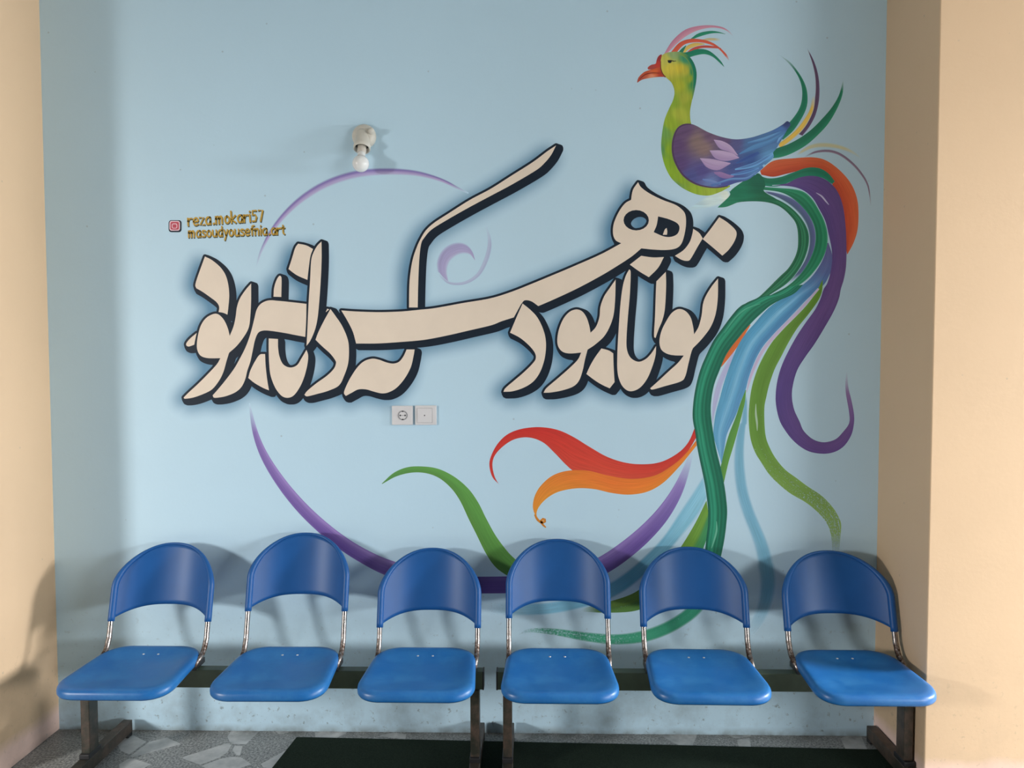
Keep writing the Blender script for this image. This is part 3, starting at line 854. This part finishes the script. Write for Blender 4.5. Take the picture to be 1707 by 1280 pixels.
stroke('light_streak', bird, [tuple(H_((x, y))[0]) + (w,) for x, y, w in ((680, 140, 1), (560, 180, 3), (470, 250, 3), (400, 340, 2), (360, 400, 1))], 12, [(0, (90, 170, 140)), (1, (70, 160, 130))], soft=.3, under=(30,115,88), alpha=.8)
stroke('light_streak', bird, [tuple(I_((x, y))[0]) + (w,) for x, y, w in ((290, 900, 1), (290, 980, 4), (270, 1060, 4), (245, 1140, 2))], 12, [(0, (120, 190, 165)), (1, (90, 170, 140))], soft=.3, under=(30,115,88), alpha=.8)
stroke('light_streak', bird, [tuple(H_((x, y))[0]) + (w,) for x, y, w in ((640, 1030, 1), (640, 1120, 4), (650, 1200, 4), (652, 1270, 1))], 12, [(0, (165, 185, 165)), (1, (165, 185, 165))], soft=.3, under=(96,138,56), alpha=.85)
for q, (x, y) in enumerate(((235, 345), (215, 400), (255, 520), (225, 590), (245, 640))):
    p_ = I_((x-25, y), (x+35, y+12))
    stroke('chipped_fleck', bird, [p_[0]+(3,), p_[1]+(4,)], 12, [(0, (110, 175, 155)), (1, (130, 190, 170))], soft=.3, under=(30,115,88), dry=(.8, .8), alpha=.9)
# rump
blend('rump', bird, G_((500, 560), (430, 566, c), (520, 480), (530, 440), (600, 385), (720, 310), (770, 340), (790, 400), (780, 445), (880, 510), (800, 520), (690, 515), (600, 522)), 11,
      [(G_((600, 450))[0], (30, 112, 84)), (G_((740, 360))[0], (26, 92, 72)), (G_((520, 530))[0], (40, 120, 90)), (G_((820, 510))[0], (28, 96, 68))])
# upper tail feathers
def fr(name, l, r, k, stops, **kw): return ribbon(name, bird, F_(*l), F_(*r), k, stops, **kw)
fr('tail_feather', ((1100, 300), (1180, 355), (1235, 420), (1278, 490), (1302, 560), (1306, 640), (1290, 705), (1250, 780), (1200, 850), (1130, 910)), ((1100, 302), (1170, 362), (1220, 425), (1253, 490), (1268, 560), (1263, 640), (1238, 705), (1195, 765), (1150, 810), (1090, 850)), 8,
   [(0, (38, 125, 98)), (.5, (26, 105, 80)), (1, (30, 115, 90))], fade=(.25, 0), soft=.1)
fr('tail_feather', ((1300, 250), (1350, 345), (1380, 440), (1391, 540), (1386, 640), (1362, 735), (1320, 815), (1270, 880)), ((1302, 255), (1338, 355), (1360, 450), (1365, 550), (1354, 640), (1326, 720), (1285, 800), (1235, 865)), 8, [(0, (95, 75, 110)), (.5, (80, 62, 88)), (1, (95, 70, 95))], fade=(.08, 0), soft=.1)
fr('tail_feather', ((1362, 590), (1350, 690), (1312, 780), (1262, 850), (1190, 915), (1115, 970)), ((1338, 600), (1322, 690), (1278, 765), (1225, 832), (1160, 890), (1095, 935)), 9, [(0, (205, 170, 85)), (.6, (215, 178, 80)), (1, (190, 165, 85))], fade=(.2, 0), soft=.15)
fr('tail_feather', ((1562, 480), (1556, 580), (1520, 680), (1460, 785), (1390, 865), (1300, 945), (1200, 1003), (1120, 1032), (1050, 1042)), ((1560, 480), (1530, 590), (1478, 680), (1408, 762), (1338, 832), (1258, 892), (1170, 940), (1100, 965), (1040, 990)), 9, [(0, (45, 130, 100)), (.5, (30, 108, 82)), (1, (32, 104, 80))], fade=(.1, 0), soft=.1)
stroke('tail_feather', bird, [tuple(G_((x, y))[0]) + (w,) for x, y, w in ((1020, 175, 3), (1120, 115, 8), (1220, 98, 9), (1330, 110, 8), (1430, 145, 6), (1510, 200, 3))], 6, [(0, (172, 165, 115)), (.5, (180, 168, 105)), (1, (170, 165, 125))], alpha=.7, fade=(.1, .3), soft=.3)
stroke('tail_feather', bird, [tuple(G_((x, y))[0]) + (w,) for x, y, w in ((1080, 190, 2), (1160, 152, 4), (1260, 142, 5), (1350, 168, 5), (1440, 235, 4.5), (1510, 315, 4), (1560, 410, 3), (1580, 560, 1))], 7, [(0, (105, 88, 112)), (1, (125, 108, 128))], fade=(.1, .15), soft=.2)
# leg patch
blend('pale_leg', bird, G_((200, 585), (330, 490), (420, 447), (490, 430), (522, 450), (524, 495), (480, 535), (400, 562), (300, 580)), 10, [(G_((500, 460))[0], (215, 225, 215)), (G_((420, 510))[0], (200, 220, 222)), (G_((260, 580))[0], (178, 205, 216))], soft=3.5)
# body with neck and head
body = F_((262, 345), (268, 312), (300, 292), (340, 284), (400, 284), (450, 304), (490, 350), (513, 415), (514, 480), (500, 560), (482, 640), (470, 720), (480, 800), (520, 900), (640, 1120), (760, 1240, c), (720, 1262), (690, 1278), (610, 1305), (530, 1300), (460, 1275), (400, 1240), (340, 1185), (300, 1115), (276, 1040), (265, 960), (272, 860), (290, 765), (320, 690), (350, 625), (360, 565), (340, 505), (300, 466), (268, 425))
def fs(x, y, col): return (F_((x, y))[0], col)
blend('body', bird, body, 11, [fs(300, 340, (190, 185, 85)), fs(330, 400, (206, 190, 70)), fs(400, 400, (200, 182, 60)), fs(440, 420, (175, 170, 60)), fs(350, 300, (140, 165, 110)), fs(440, 330, (60, 140, 105)), fs(500, 420, (22, 122, 92)), fs(500, 500, (35, 125, 80)), fs(470, 480, (140, 158, 50)),
      fs(400, 520, (165, 172, 50)), fs(430, 620, (160, 168, 60)), fs(400, 720, (165, 175, 62)), fs(470, 660, (140, 158, 50)), fs(360, 640, (130, 160, 50)), fs(330, 800, (140, 165, 45)), fs(285, 850, (105, 150, 75)), fs(275, 980, (90, 140, 80)), fs(310, 980, (135, 168, 40)), fs(310, 1080, (125, 162, 42)),
      fs(340, 1150, (135, 168, 45)), fs(400, 1200, (135, 165, 45)), fs(500, 1270, (140, 168, 50)), fs(380, 1230, (110, 150, 85)), fs(600, 1290, (150, 172, 60))], power=3.5, streak=(.1, 1))
ribbon('nape_band', bird, F_((400, 288), (452, 305), (492, 352), (515, 415), (516, 480), (502, 560), (488, 620)), F_((400, 305), (440, 330), (470, 375), (484, 425), (488, 480), (486, 550), (484, 620)), 12, [(0, (26, 112, 88)), (.55, (20, 120, 92)), (1, (120, 150, 80))], soft=0, fade=(.2, .25), under=(120, 150, 70))
# wing
wing = F_((478, 797), (430, 799), (385, 825), (358, 880), (345, 950), (350, 1020), (375, 1090), (420, 1160), (490, 1212), (570, 1240), (660, 1248), (730, 1238), (800, 1215), (880, 1195), (940, 1150), (985, 1105), (1040, 1060), (1066, 1030), (1062, 1000), (1085, 970), (1125, 905), (1160, 840), (1186, 800), (1162, 776), (1130, 800), (1060, 840), (980, 870), (900, 894), (800, 906), (700, 890), (600, 855), (520, 812))
wg = blend('wing', bird, wing, 13, [fs(430, 840, (100, 76, 112)), fs(380, 950, (92, 68, 108)), fs(400, 1080, (86, 66, 112)), fs(520, 920, (128, 108, 105)), fs(570, 970, (132, 110, 108)), fs(620, 880, (104, 82, 108)), fs(720, 910, (95, 76, 112)), fs(800, 930, (84, 84, 130)), fs(900, 940, (72, 106, 152)),
      fs(1000, 900, (74, 112, 158)), fs(1120, 840, (70, 108, 165)), fs(1150, 790, (52, 64, 110)), fs(560, 1130, (82, 76, 132)), fs(480, 1170, (78, 82, 138)), fs(620, 1210, (104, 124, 175)), fs(720, 1220, (74, 84, 148)), fs(800, 1100, (70, 84, 140)), fs(900, 1060, (58, 86, 142)), fs(950, 1120, (82, 128, 178)), fs(1040, 1020, (92, 142, 188)), fs(650, 1080, (110, 92, 140))], streak=(1, -.3))
def ws(name, pts, c0, c1, **kw):
    return stroke(name, wg, [tuple(F_((x, y))[0]) + (w,) for x, y, w in pts], 14, [(0, c0), (1, c1)], **kw)
def wp(l, r, c0, c1, k=15):
    return ribbon('wing_feather', wg, F_(*l), F_(*r), k, [(0, c0), (1, c1)], soft=0)
for pts, c0, c1 in ((((620, 1235, 3), (760, 1190, 4), (880, 1180, 4), (990, 1100, 3)), (120, 165, 205), (75, 105, 165)), (((790, 1120, 2), (880, 1100, 6), (960, 1070, 6), (1060, 1005, 4)), (62, 88, 150), (110, 165, 210)), (((820, 1010, 2), (930, 960, 8), (1040, 920, 7), (1150, 850, 3)), (90, 140, 185), (75, 120, 170)),
                    (((800, 1075, 2), (900, 1030, 7), (960, 1000, 4)), (52, 72, 135), (60, 90, 150)), (((880, 930, 2), (1000, 900, 5), (1120, 850, 2)), (110, 160, 200), (80, 125, 175)), (((760, 1160, 2), (860, 1140, 5), (960, 1110, 2)), (58, 82, 150), (100, 150, 200)),
                    (((950, 1080, 1), (1010, 1045, 4), (1060, 1010, 4)), (130, 180, 215), (100, 155, 205)), (((560, 1190, 2), (620, 1205, 6), (690, 1225, 2)), (125, 145, 190), (95, 120, 180)), (((1090, 930, 2), (1120, 880, 5), (1145, 850, 2)), (125, 170, 210), (95, 145, 195)), (((930, 1160, 1), (970, 1120, 3), (1000, 1085, 2)), (160, 205, 220), (130, 180, 215))):
    ws('feather_streak', pts, c0, c1, soft=.3, fade=(.2, .2), under=c1)
LV, LV2 = (182, 160, 192), (160, 136, 178)
wp(((640, 908), (700, 918), (760, 952), (812, 1020)), ((640, 912), (680, 970), (740, 992), (808, 1022)), LV, LV2)
wp(((610, 985), (690, 985), (770, 1005), (820, 1035)), ((612, 990), (650, 1040), (730, 1060), (818, 1040)), LV, LV2)
wp(((540, 1040), (620, 1045), (700, 1062), (760, 1075)), ((545, 1048), (590, 1105), (670, 1125), (758, 1080)), LV, LV2)
wp(((640, 1140), (690, 1138), (740, 1155), (785, 1165)), ((645, 1150), (690, 1178), (740, 1185), (780, 1172)), (150, 120, 165), (130, 105, 158))
ws('wing_edge', ((478, 799, 2), (430, 801, 2.5), (385, 827, 2.5), (358, 882, 3), (346, 950, 3), (351, 1020, 3), (376, 1090, 3), (421, 1160, 3), (490, 1212, 3), (570, 1240, 2.5), (660, 1249, 2), (740, 1238, 1.5)), (74, 52, 78), (84, 62, 95), soft=0)
# crest
cr_ = lambda l, r, k, c0, c1, **kw: fr('crest_feather', l, r, k, [(0, c0), (1, c1)], soft=0, **kw)
cr_(((285, 300), (345, 205), (430, 130), (520, 101), (620, 95), (700, 108), (750, 138), (782, 178)), ((312, 292), (380, 222), (450, 168), (530, 130), (620, 112), (700, 121), (750, 148), (781, 180)), 8, (185, 120, 145), (205, 150, 170), fade=(0, .15))
cr_(((470, 195), (530, 152), (610, 135), (670, 140), (722, 156)), ((485, 196), (540, 175), (610, 155), (670, 150), (722, 158)), 8, (30, 125, 95), (40, 140, 110))
cr_(((550, 198), (610, 185), (690, 190)), ((550, 210), (620, 203), (692, 205)), 7, (190, 170, 110), (200, 175, 105), fade=(.1, .3), alpha=.8)
cr_(((335, 285), (395, 218), (470, 192), (550, 195), (620, 214), (680, 252), (730, 302), (752, 350)), ((372, 290), (430, 232), (500, 216), (570, 220), (635, 240), (680, 268), (722, 315), (750, 350)), 9, (200, 85, 65), (215, 95, 70), fade=(0, .1))
cr_(((418, 292), (448, 242), (505, 220), (575, 226)), ((434, 292), (465, 262), (520, 242), (575, 230)), 10, (205, 175, 90), (220, 190, 100))
cr_(((430, 302), (490, 256), (560, 238), (640, 243), (692, 258)), ((452, 300), (505, 272), (560, 256), (640, 258), (692, 262)), 10, (185, 75, 70), (200, 90, 75))
cr_(((385, 290), (455, 285), (520, 264), (590, 270), (640, 300), (690, 350), (714, 390)), ((470, 322), (515, 308), (575, 300), (630, 318), (678, 358), (712, 390)), 10, (26, 118, 92), (34, 130, 100))
cr_(((385, 290), (410, 262), (440, 238)), ((425, 292), (430, 270), (444, 240)), 9, (40, 120, 95), (50, 130, 100))
# beak, wattle, eye
bk = blend('beak', bird, F_((92, 506, c), (104, 466), (140, 430), (178, 414), (230, 398), (262, 386, c), (275, 430), (292, 462, c), (250, 462), (185, 470), (130, 482)), 12, [fs(110, 480, (165, 75, 60)), fs(160, 430, (185, 80, 50)), fs(220, 425, (205, 95, 50)), fs(200, 465, (215, 140, 110)), fs(265, 440, (175, 60, 45))])
blend('wattle', bird, F_((270, 302), (245, 315), (232, 345), (226, 368), (195, 376), (172, 392), (170, 408), (200, 408), (240, 396), (264, 388), (262, 345)), 13, [fs(255, 330, (150, 50, 55)), fs(200, 395, (165, 70, 65)), fs(245, 375, (190, 60, 50))])
stroke('beak_line', bird, [tuple(F_((x, y))[0]) + (w,) for x, y, w in ((112, 478, 1), (150, 446, 1.6), (200, 434, 1.2), (250, 436, .8))], 14, [(0, (120, 40, 35)), (1, (120, 40, 35))], soft=0)
stroke('face_line', bird, [tuple(F_((x, y))[0]) + (w,) for x, y, w in ((262, 350, 1), (262, 400, 2), (276, 440, 2), (296, 464, 2.4))], 14, [(0, (120, 50, 45)), (1, (100, 50, 40))], soft=.2, under=(150,110,50))
t_ = np.linspace(0, 2*math.pi, 20, endpoint=False)
eye = flat('eye', bird, [np.stack([1040+.23433*(326+14*np.cos(t_)), 20+.23433*(353+11*np.sin(t_))], 1)], 14, M_outline)
stroke('eye_line', bird, [tuple(F_((x, y))[0]) + (w,) for x, y, w in ((310, 345, 1), (335, 345, 1.6), (352, 350, 1.6), (372, 349, .8))], 15, [(0, (50, 45, 30)), (1, (60, 55, 35))], soft=0)

# ------------------------------------------------------------------ calligraphy
call = mural('painted_calligraphy', 760, 640, 'large cream Persian calligraphy with navy outlines painted across the blue wall', 'lettering')
letters = {
 'flag': A_((207, 190, c), (255, 215), (310, 262), (345, 315), (363, 380), (369, 450), (364, 520), (357, 578, c), (330, 566), (298, 560, c), (302, 527), (285, 495), (240, 460), (190, 425), (150, 402, c), (143, 380), (155, 335), (178, 270)),
 'waw': A_((372, 720, c), (360, 670), (335, 615), (300, 578), (265, 573), (215, 600), (180, 650), (160, 720), (153, 790), (165, 835), (190, 858), (235, 868), (310, 868, c), (285, 910), (230, 970), (160, 1040), (100, 1095), (65, 1130, c), (75, 1138), (130, 1130), (200, 1105), (255, 1075), (300, 1020), (330, 960), (350, 890), (368, 832, c), (420, 785), (470, 720), (500, 660), (510, 580), (515, 480), (515, 370, c), (480, 410), (440, 470), (420, 530), (412, 590), (398, 655)),
 'nib': A_((152, 700, c), (110, 735), (85, 765), (83, 782), (100, 790), (136, 778, c), (142, 745)),
 're': A_((884, 506, c), (800, 496), (700, 486), (640, 482), (600, 493), (570, 515), (550, 550), (535, 610), (515, 690), (492, 760), (470, 812), (440, 870), (400, 940), (340, 1020), (290, 1080), (258, 1116, c), (268, 1131), (300, 1130), (350, 1120), (410, 1095), (450, 1060), (475, 1010), (490, 950), (510, 890), (525, 820), (540, 750), (560, 702), (590, 685), (640, 685), (740, 700), (800, 712), (876, 726, c), (882, 610)),
 'tooth': A_((572, 845), (608, 840, c), (612, 920), (622, 1010), (634, 1082, c), (595, 1066), (540, 1035), (496, 1000, c), (510, 950), (540, 890)),
 'bowl': A_((632, 736, c), (694, 740, c), (695, 800), (705, 860), (730, 910), (775, 930), (820, 915), (850, 870), (884, 812, c), (895, 850), (890, 910), (870, 990), (840, 1060), (800, 1115), (760, 1132), (720, 1120), (685, 1080), (660, 1030), (642, 970), (635, 900), (632, 820)),
 'tip': A_((712, 321), (718, 345), (716, 460, c), (664, 458, c), (668, 400), (683, 350), (700, 322)),
 'kite': A_((828, 105, c), (880, 115), (928, 140, c), (910, 190), (900, 260), (890, 346, c), (820, 315), (764, 274, c), (785, 210), (808, 135)),
 'alef': A_((984, 90, c), (985, 200), (980, 330), (970, 480), (958, 600), (940, 680), (910, 750), (884, 786, c), (890, 680), (898, 500), (908, 350), (915, 220), (930, 165), (955, 120)),
 'dal': A_((1044, 540, c), (1080, 590), (1120, 650), (1155, 730), (1167, 800), (1162, 900), (1135, 985), (1100, 1050), (1030, 1085), (960, 1105), (890, 1122), (870, 1112, c), (890, 1085), (950, 1035), (1020, 985), (1065, 940), (1080, 905), (1075, 880), (1040, 835), (990, 790), (944, 745, c), (965, 690), (1005, 610)),
 'chip': A_((1012, 562, c), (1022, 538, c), (1036, 543, c)),
 'swash': C_((368, 253, c), (500, 262), (700, 268), (900, 262), (1050, 248), (1200, 232), (1450, 187), (1690, 146)) + D_((120, 803), (250, 752), (400, 690), (500, 648), (700, 560), (836, 487, c), (800, 467), (783, 425), (788, 360), (820, 285), (860, 230), (900, 206, c), (905, 170), (915, 135), (945, 92, c), (965, 125), (1020, 165), (1100, 205), (1180, 235), (1225, 265), (1250, 300), (1255, 360), (1245, 430), (1225, 490), (1190, 520), (1130, 530), (1050, 528), (966, 520, c), (900, 575), (800, 640), (700, 700), (550, 780), (400, 850), (300, 893, c), (255, 862), (212, 856), (188, 882, c), (142, 966, c), (60, 992)) + C_((1700, 385), (1500, 432), (1300, 478), (1100, 515), (900, 533), (700, 546), (500, 547, c), (470, 440), (420, 340)),
 'arm': B_((1566, 96, c), (1530, 165), (1480, 225), (1420, 275), (1250, 375), (1100, 455), (950, 535), (800, 620), (680, 695), (627, 755), (608, 790), (597, 860), (590, 960), (585, 1100), (582, 1248, c), (520, 1248, c), (522, 1100), (530, 1000), (548, 900), (575, 820), (600, 765), (640, 700), (700, 645), (800, 580), (950, 485), (1100, 405), (1250, 310), (1400, 215), (1500, 140)),
 'tail': C_((948, 600, c), (1020, 600, c), (1010, 660), (985, 760), (930, 860), (860, 940), (790, 980), (730, 990), (660, 975), (590, 955), (520, 955), (460, 985), (408, 1013, c), (392, 985), (410, 930), (450, 850), (510, 760), (570, 705), (640, 682), (700, 690), (770, 715), (830, 725), (880, 710), (915, 670), (938, 625)),
 'dal_b': E_((208, 268, c), (260, 310), (310, 365), (350, 450), (366, 530), (361, 620), (340, 700), (310, 760), (270, 805), (210, 840), (140, 862), (78, 866, c), (92, 840), (150, 790), (220, 730), (275, 675), (297, 640), (290, 600), (250, 550), (190, 500), (123, 465, c), (150, 400), (180, 330)),
 'waw_b': E_((668, 466, c), (660, 420), (640, 360), (610, 320), (570, 308), (525, 325), (485, 370), (455, 440), (443, 510), (450, 560), (480, 595), (530, 606), (605, 600, c), (580, 650), (520, 710), (440, 780), (370, 840), (350, 872, c), (400, 870), (480, 855), (550, 830), (590, 790), (615, 720), (630, 650), (648, 580, c), (700, 545), (760, 490), (800, 420), (825, 340), (835, 230), (838, 106, c), (800, 160), (760, 220), (735, 290), (728, 360), (705, 425)),
 'tooth_b': E_((742, 572, c), (790, 585), (822, 605, c), (825, 700), (831, 800, c), (798, 842, c), (750, 820), (700, 790), (640, 745, c), (665, 690), (700, 630)),
 'bowl_b': E_((930, 36, c), (940, 60), (935, 200), (922, 350), (912, 500), (915, 580), (940, 635), (990, 662), (1040, 645), (1080, 605), (1112, 556, c), (1108, 620), (1085, 700), (1050, 780), (1000, 840), (940, 862), (895, 840), (865, 790), (850, 720), (850, 600), (858, 450), (870, 280), (885, 160), (905, 85)),
 'alef_b': E_((1178, 53, c), (1180, 150), (1172, 300), (1155, 380), (1130, 440), (1108, 502, c), (1098, 480), (1105, 350), (1110, 200), (1114, 118, c)),
 'waw_c': E_((1370, 476, c), (1362, 420), (1345, 360), (1310, 318), (1265, 305), (1220, 330), (1185, 380), (1150, 450), (1135, 520), (1145, 575), (1180, 605), (1230, 618), (1300, 620, c), (1260, 670), (1200, 725), (1130, 790), (1072, 842, c), (1090, 850), (1180, 825), (1280, 795), (1310, 760), (1330, 680), (1350, 600), (1362, 570, c), (1420, 510), (1480, 430), (1515, 340), (1530, 230), (1532, 98, c), (1490, 150), (1450, 215), (1430, 270), (1420, 350), (1400, 425)),
 'dot_a': D_((965, 568, c), (1040, 578), (1112, 576, c), (1075, 645), (1015, 706, c), (955, 670), (892, 625, c)),
 'dot_b': D_((1302, 393, c), (1340, 420), (1363, 455, c), (1330, 510), (1290, 580), (1270, 600), (1230, 595), (1183, 568, c), (1240, 530), (1278, 480), (1295, 430)),
 'dot_c': D_((1470, 318, c), (1520, 350), (1570, 395), (1582, 430), (1565, 480), (1530, 530), (1490, 567, c), (1430, 515), (1363, 460, c), (1410, 400)),
}
hole1 = np.stack([820+.25776*(933+82*np.cos(t_)), 280+.25776*(338+66*np.sin(t_))], 1)
hole2 = smooth_closed(D_((1075, 313, c), (1140, 330), (1195, 355), (1213, 385), (1200, 425), (1160, 445), (1110, 442), (1046, 415, c), (1065, 370)))
SWEEP, RIM = ((0, 0), (2.5, .8), (5, 1.6), (7.6, 2.6), (8.4, 5), (8.2, 7.4), (5, 7.4), (2.6, 6.4), (1, 3.5), (4.5, 4.5)), 3.8
sgx, sgy = np.arange(270, 1270, 3.0), np.arange(215, 730, 3.0)
SX, SY = np.meshgrid(sgx, sgy)
union = np.zeros(SX.shape)
LK = 18
for li, (nm, out) in enumerate(letters.items()):
    Q = [smooth_closed(out)]
    if nm == 'swash': Q += [hole1, hole2]
    face = flat('letter', call, Q, LK+12, M_letter)
    gx, gy, P = gridfield(Q, 16, 2.0 if nm != 'swash' else 2.5)
    f = np.full(len(P), 1e9)
    for off in SWEEP:
        f = np.minimum(f, sdf(P - np.array(off), Q))
    f = (f - RIM).reshape(len(gy), len(gx))
    PP, faces = march(f, gx, gy)
    link('outline', mesh_from(PP, faces, LK + li*.4, 'outline'), M_outline, face)
    # footprint for the sprayed shading behind
    ii = np.clip(np.round((sgx-gx[0])/(gx[1]-gx[0])).astype(int), -1, len(gx))
    jj = np.clip(np.round((sgy-gy[0])/(gy[1]-gy[0])).astype(int), -1, len(gy))
    fp = np.full((len(gy)+2, len(gx)+2), 1.0); fp[1:-1, 1:-1] = f
    union = np.maximum(union, (fp[np.ix_(jj+1, ii+1)] < 0).astype(float))
flat('counter', call, [hole2], LK+10, M_outline)
flat('counter_fleck', call, [smooth_closed(D_((1105, 432, c), (1118, 398), (1130, 388, c), (1134, 410), (1132, 432, c)))], LK+12.5, M_letter)
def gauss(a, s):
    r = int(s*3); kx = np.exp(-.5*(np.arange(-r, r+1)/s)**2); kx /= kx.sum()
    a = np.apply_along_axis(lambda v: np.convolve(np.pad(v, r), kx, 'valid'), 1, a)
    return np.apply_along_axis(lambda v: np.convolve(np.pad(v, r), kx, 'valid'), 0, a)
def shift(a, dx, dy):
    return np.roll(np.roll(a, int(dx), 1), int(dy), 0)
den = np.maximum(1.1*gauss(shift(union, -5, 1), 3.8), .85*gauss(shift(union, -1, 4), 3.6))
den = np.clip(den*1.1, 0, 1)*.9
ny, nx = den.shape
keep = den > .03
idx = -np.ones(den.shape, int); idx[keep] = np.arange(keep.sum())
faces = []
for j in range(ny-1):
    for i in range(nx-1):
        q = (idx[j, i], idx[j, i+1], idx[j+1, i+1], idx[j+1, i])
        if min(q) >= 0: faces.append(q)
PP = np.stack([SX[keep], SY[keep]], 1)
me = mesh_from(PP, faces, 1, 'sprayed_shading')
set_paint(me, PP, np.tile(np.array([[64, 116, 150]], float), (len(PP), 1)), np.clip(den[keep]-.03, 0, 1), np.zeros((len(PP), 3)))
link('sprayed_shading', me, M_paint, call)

# ------------------------------------------------------------------ artists' signature
sig = mural('painted_signature', 377, 377, 'two short ochre handle lines with a small square camera icon above the calligraphy', 'signature')
GL = {
 'r': (.55, [[(0, 0), (0, 1)], [(0, .55), (.2, .95), (.5, .95)]]),
 'e': (.66, [[(.04, .5), (.58, .55), (.52, .9), (.3, 1), (.06, .75), (.04, .3), (.25, 0), (.6, .12)]]),
 'z': (.62, [[(0, 1), (.55, 1), (.02, 0), (.6, 0)]]),
 'a': (.68, [[(.56, .95), (.28, 1), (.04, .7), (.04, .28), (.22, 0), (.45, .12), (.56, .4)], [(.56, 1), (.58, 0)]]),
 'u': (.68, [[(.02, 1), (.02, .3), (.2, 0), (.45, .1), (.56, .4)], [(.56, 1), (.58, 0)]]),
 '.': (.36, [[(.10, .02), (.22, .10)]]),
 'm': (.92, [[(0, 0), (0, 1)], [(0, .65), (.2, 1), (.38, .85), (.38, 0)], [(.38, .65), (.6, 1), (.78, .85), (.78, 0)]]),
 'n': (.64, [[(0, 0), (0, 1)], [(0, .65), (.25, 1), (.5, .85), (.5, 0)]]),
 'o': (.68, [[(.3, 1), (.05, .75), (.05, .25), (.3, 0), (.55, .25), (.55, .75), (.3, 1)]]),
 'k': (.64, [[(0, 0), (0, 1.6)], [(.52, 1), (.05, .45), (.55, 0)]]),
 'i': (.28, [[(.06, 0), (.06, 1)], [(.06, 1.38), (.1, 1.44)]]),
 '5': (.68, [[(.55, 1.5), (.08, 1.5), (.05, .9), (.4, .95), (.55, .6), (.4, .05), (.02, .05)]]),
 '7': (.62, [[(.02, 1.5), (.56, 1.5), (.2, 0)]]),
 's': (.58, [[(.5, .92), (.2, 1), (.05, .75), (.45, .4), (.4, .05), (.02, .06)]]),
 'd': (.68, [[(.56, .9), (.28, 1), (.04, .7), (.04, .28), (.22, 0), (.45, .12), (.56, .4)], [(.56, 1.55), (.58, 0)]]),
 'y': (.62, [[(.02, 1), (.28, .1)], [(.55, 1), (.1, -.6)]]),
 'f': (.5, [[(.5, 1.5), (.25, 1.45), (.18, 1.1), (.18, 0)], [(.0, .95), (.42, .95)]]),
 't': (.5, [[(.2, 1.4), (.2, .2), (.42, 0)], [(0, 1), (.44, 1)]]),
}
M_ochre = simple('ochre_lettering_paint', pc((190, 150, 48)), .5, 0, .3, 60)[0]
M_olive = simple('dark_lettering_paint', pc((62, 66, 50)), .5, 0, .2, 40)[0]
def text_line(text, x0, y0, x1, y1, xh, pen):
    adv = sum(GL[ch][0] for ch in text)
    L = math.hypot(x1-x0, y1-y0); ex = np.array([(x1-x0)/L, (y1-y0)/L]); ey = np.array([ex[1], -ex[0]])
    sx = L/adv
    def build(off, w, k, mat, parent):
        pts, faces = [], []
        pos_ = 0.0
        for ch in text:
            wd, strokes = GL[ch]
            for s in strokes:
                Q = smooth_open([(p[0], p[1]) for p in s], 4) if len(s) > 3 and ch not in '57z' else np.array(s, float)
                W = np.array([x0, y0]) + (pos_+.05+Q[:, :1]*.80)*sx*ex + Q[:, 1:]*xh*ey + off
                T = np.gradient(W, axis=0); T /= np.hypot(*T.T)[:, None]+1e-9
                W[0] -= T[0]*w*.4; W[-1] += T[-1]*w*.4
                Nn = np.stack([-T[:, 1], T[:, 0]], 1)*w/2
                b0 = len(pts)
                for p, nn in zip(W, Nn): pts += [p-nn, p+nn]
                faces += [(b0+2*i, b0+2*i+1, b0+2*i+3, b0+2*i+2) for i in range(len(W)-1)]
            pos_ += wd
        return link('text_line' if parent is sig else 'drop_edge', mesh_from(np.array(pts), faces, k), mat, parent)
    o = build(np.array([0, 0]), pen, 8, M_ochre, sig)
    build(np.array([1.0, 1.6]), pen+.3, 6, M_olive, o)
text_line('reza.mokari57', 313, 376, 441, 368, 12.0, 2.7)
text_line('masoudyousefnia.art', 314, 395.5, 476, 390, 10.5, 2.4)
def rrect(cx_, cy_, w, h, r):
    out = []
    for sx_, sy_, a0 in ((1, 1, 0), (-1, 1, 90), (-1, -1, 180), (1, -1, 270)):
        for k in range(6):
            a = math.radians(a0+18*k)
            out.append((cx_+sx_*(w/2-r)+r*math.cos(a), cy_+sy_*(h/2-r)+r*math.sin(a)))
    return np.array(out)
M_red = simple('brick_red_paint', pc((176, 62, 78)), .5)[0]
M_pink = simple('pale_pink_paint', pc((214, 180, 190)), .5)[0]
ic = flat('camera_icon', sig, [rrect(292, 377, 21.5, 20, 4.5)], 4, M_outline)
flat('icon_rim', ic, [rrect(291.3, 376.3, 17.5, 16.4, 3.6)], 5, M_pink)
flat('icon_body', ic, [rrect(291.3, 376.3, 14, 13, 2.6)], 6, M_red)
flat('icon_ring', ic, [rrect(291, 376.6, 9, 8.4, 2.4)], 7, M_pink)
flat('icon_lens', ic, [rrect(291, 376.8, 6.4, 6, 1.6)], 8, M_red)
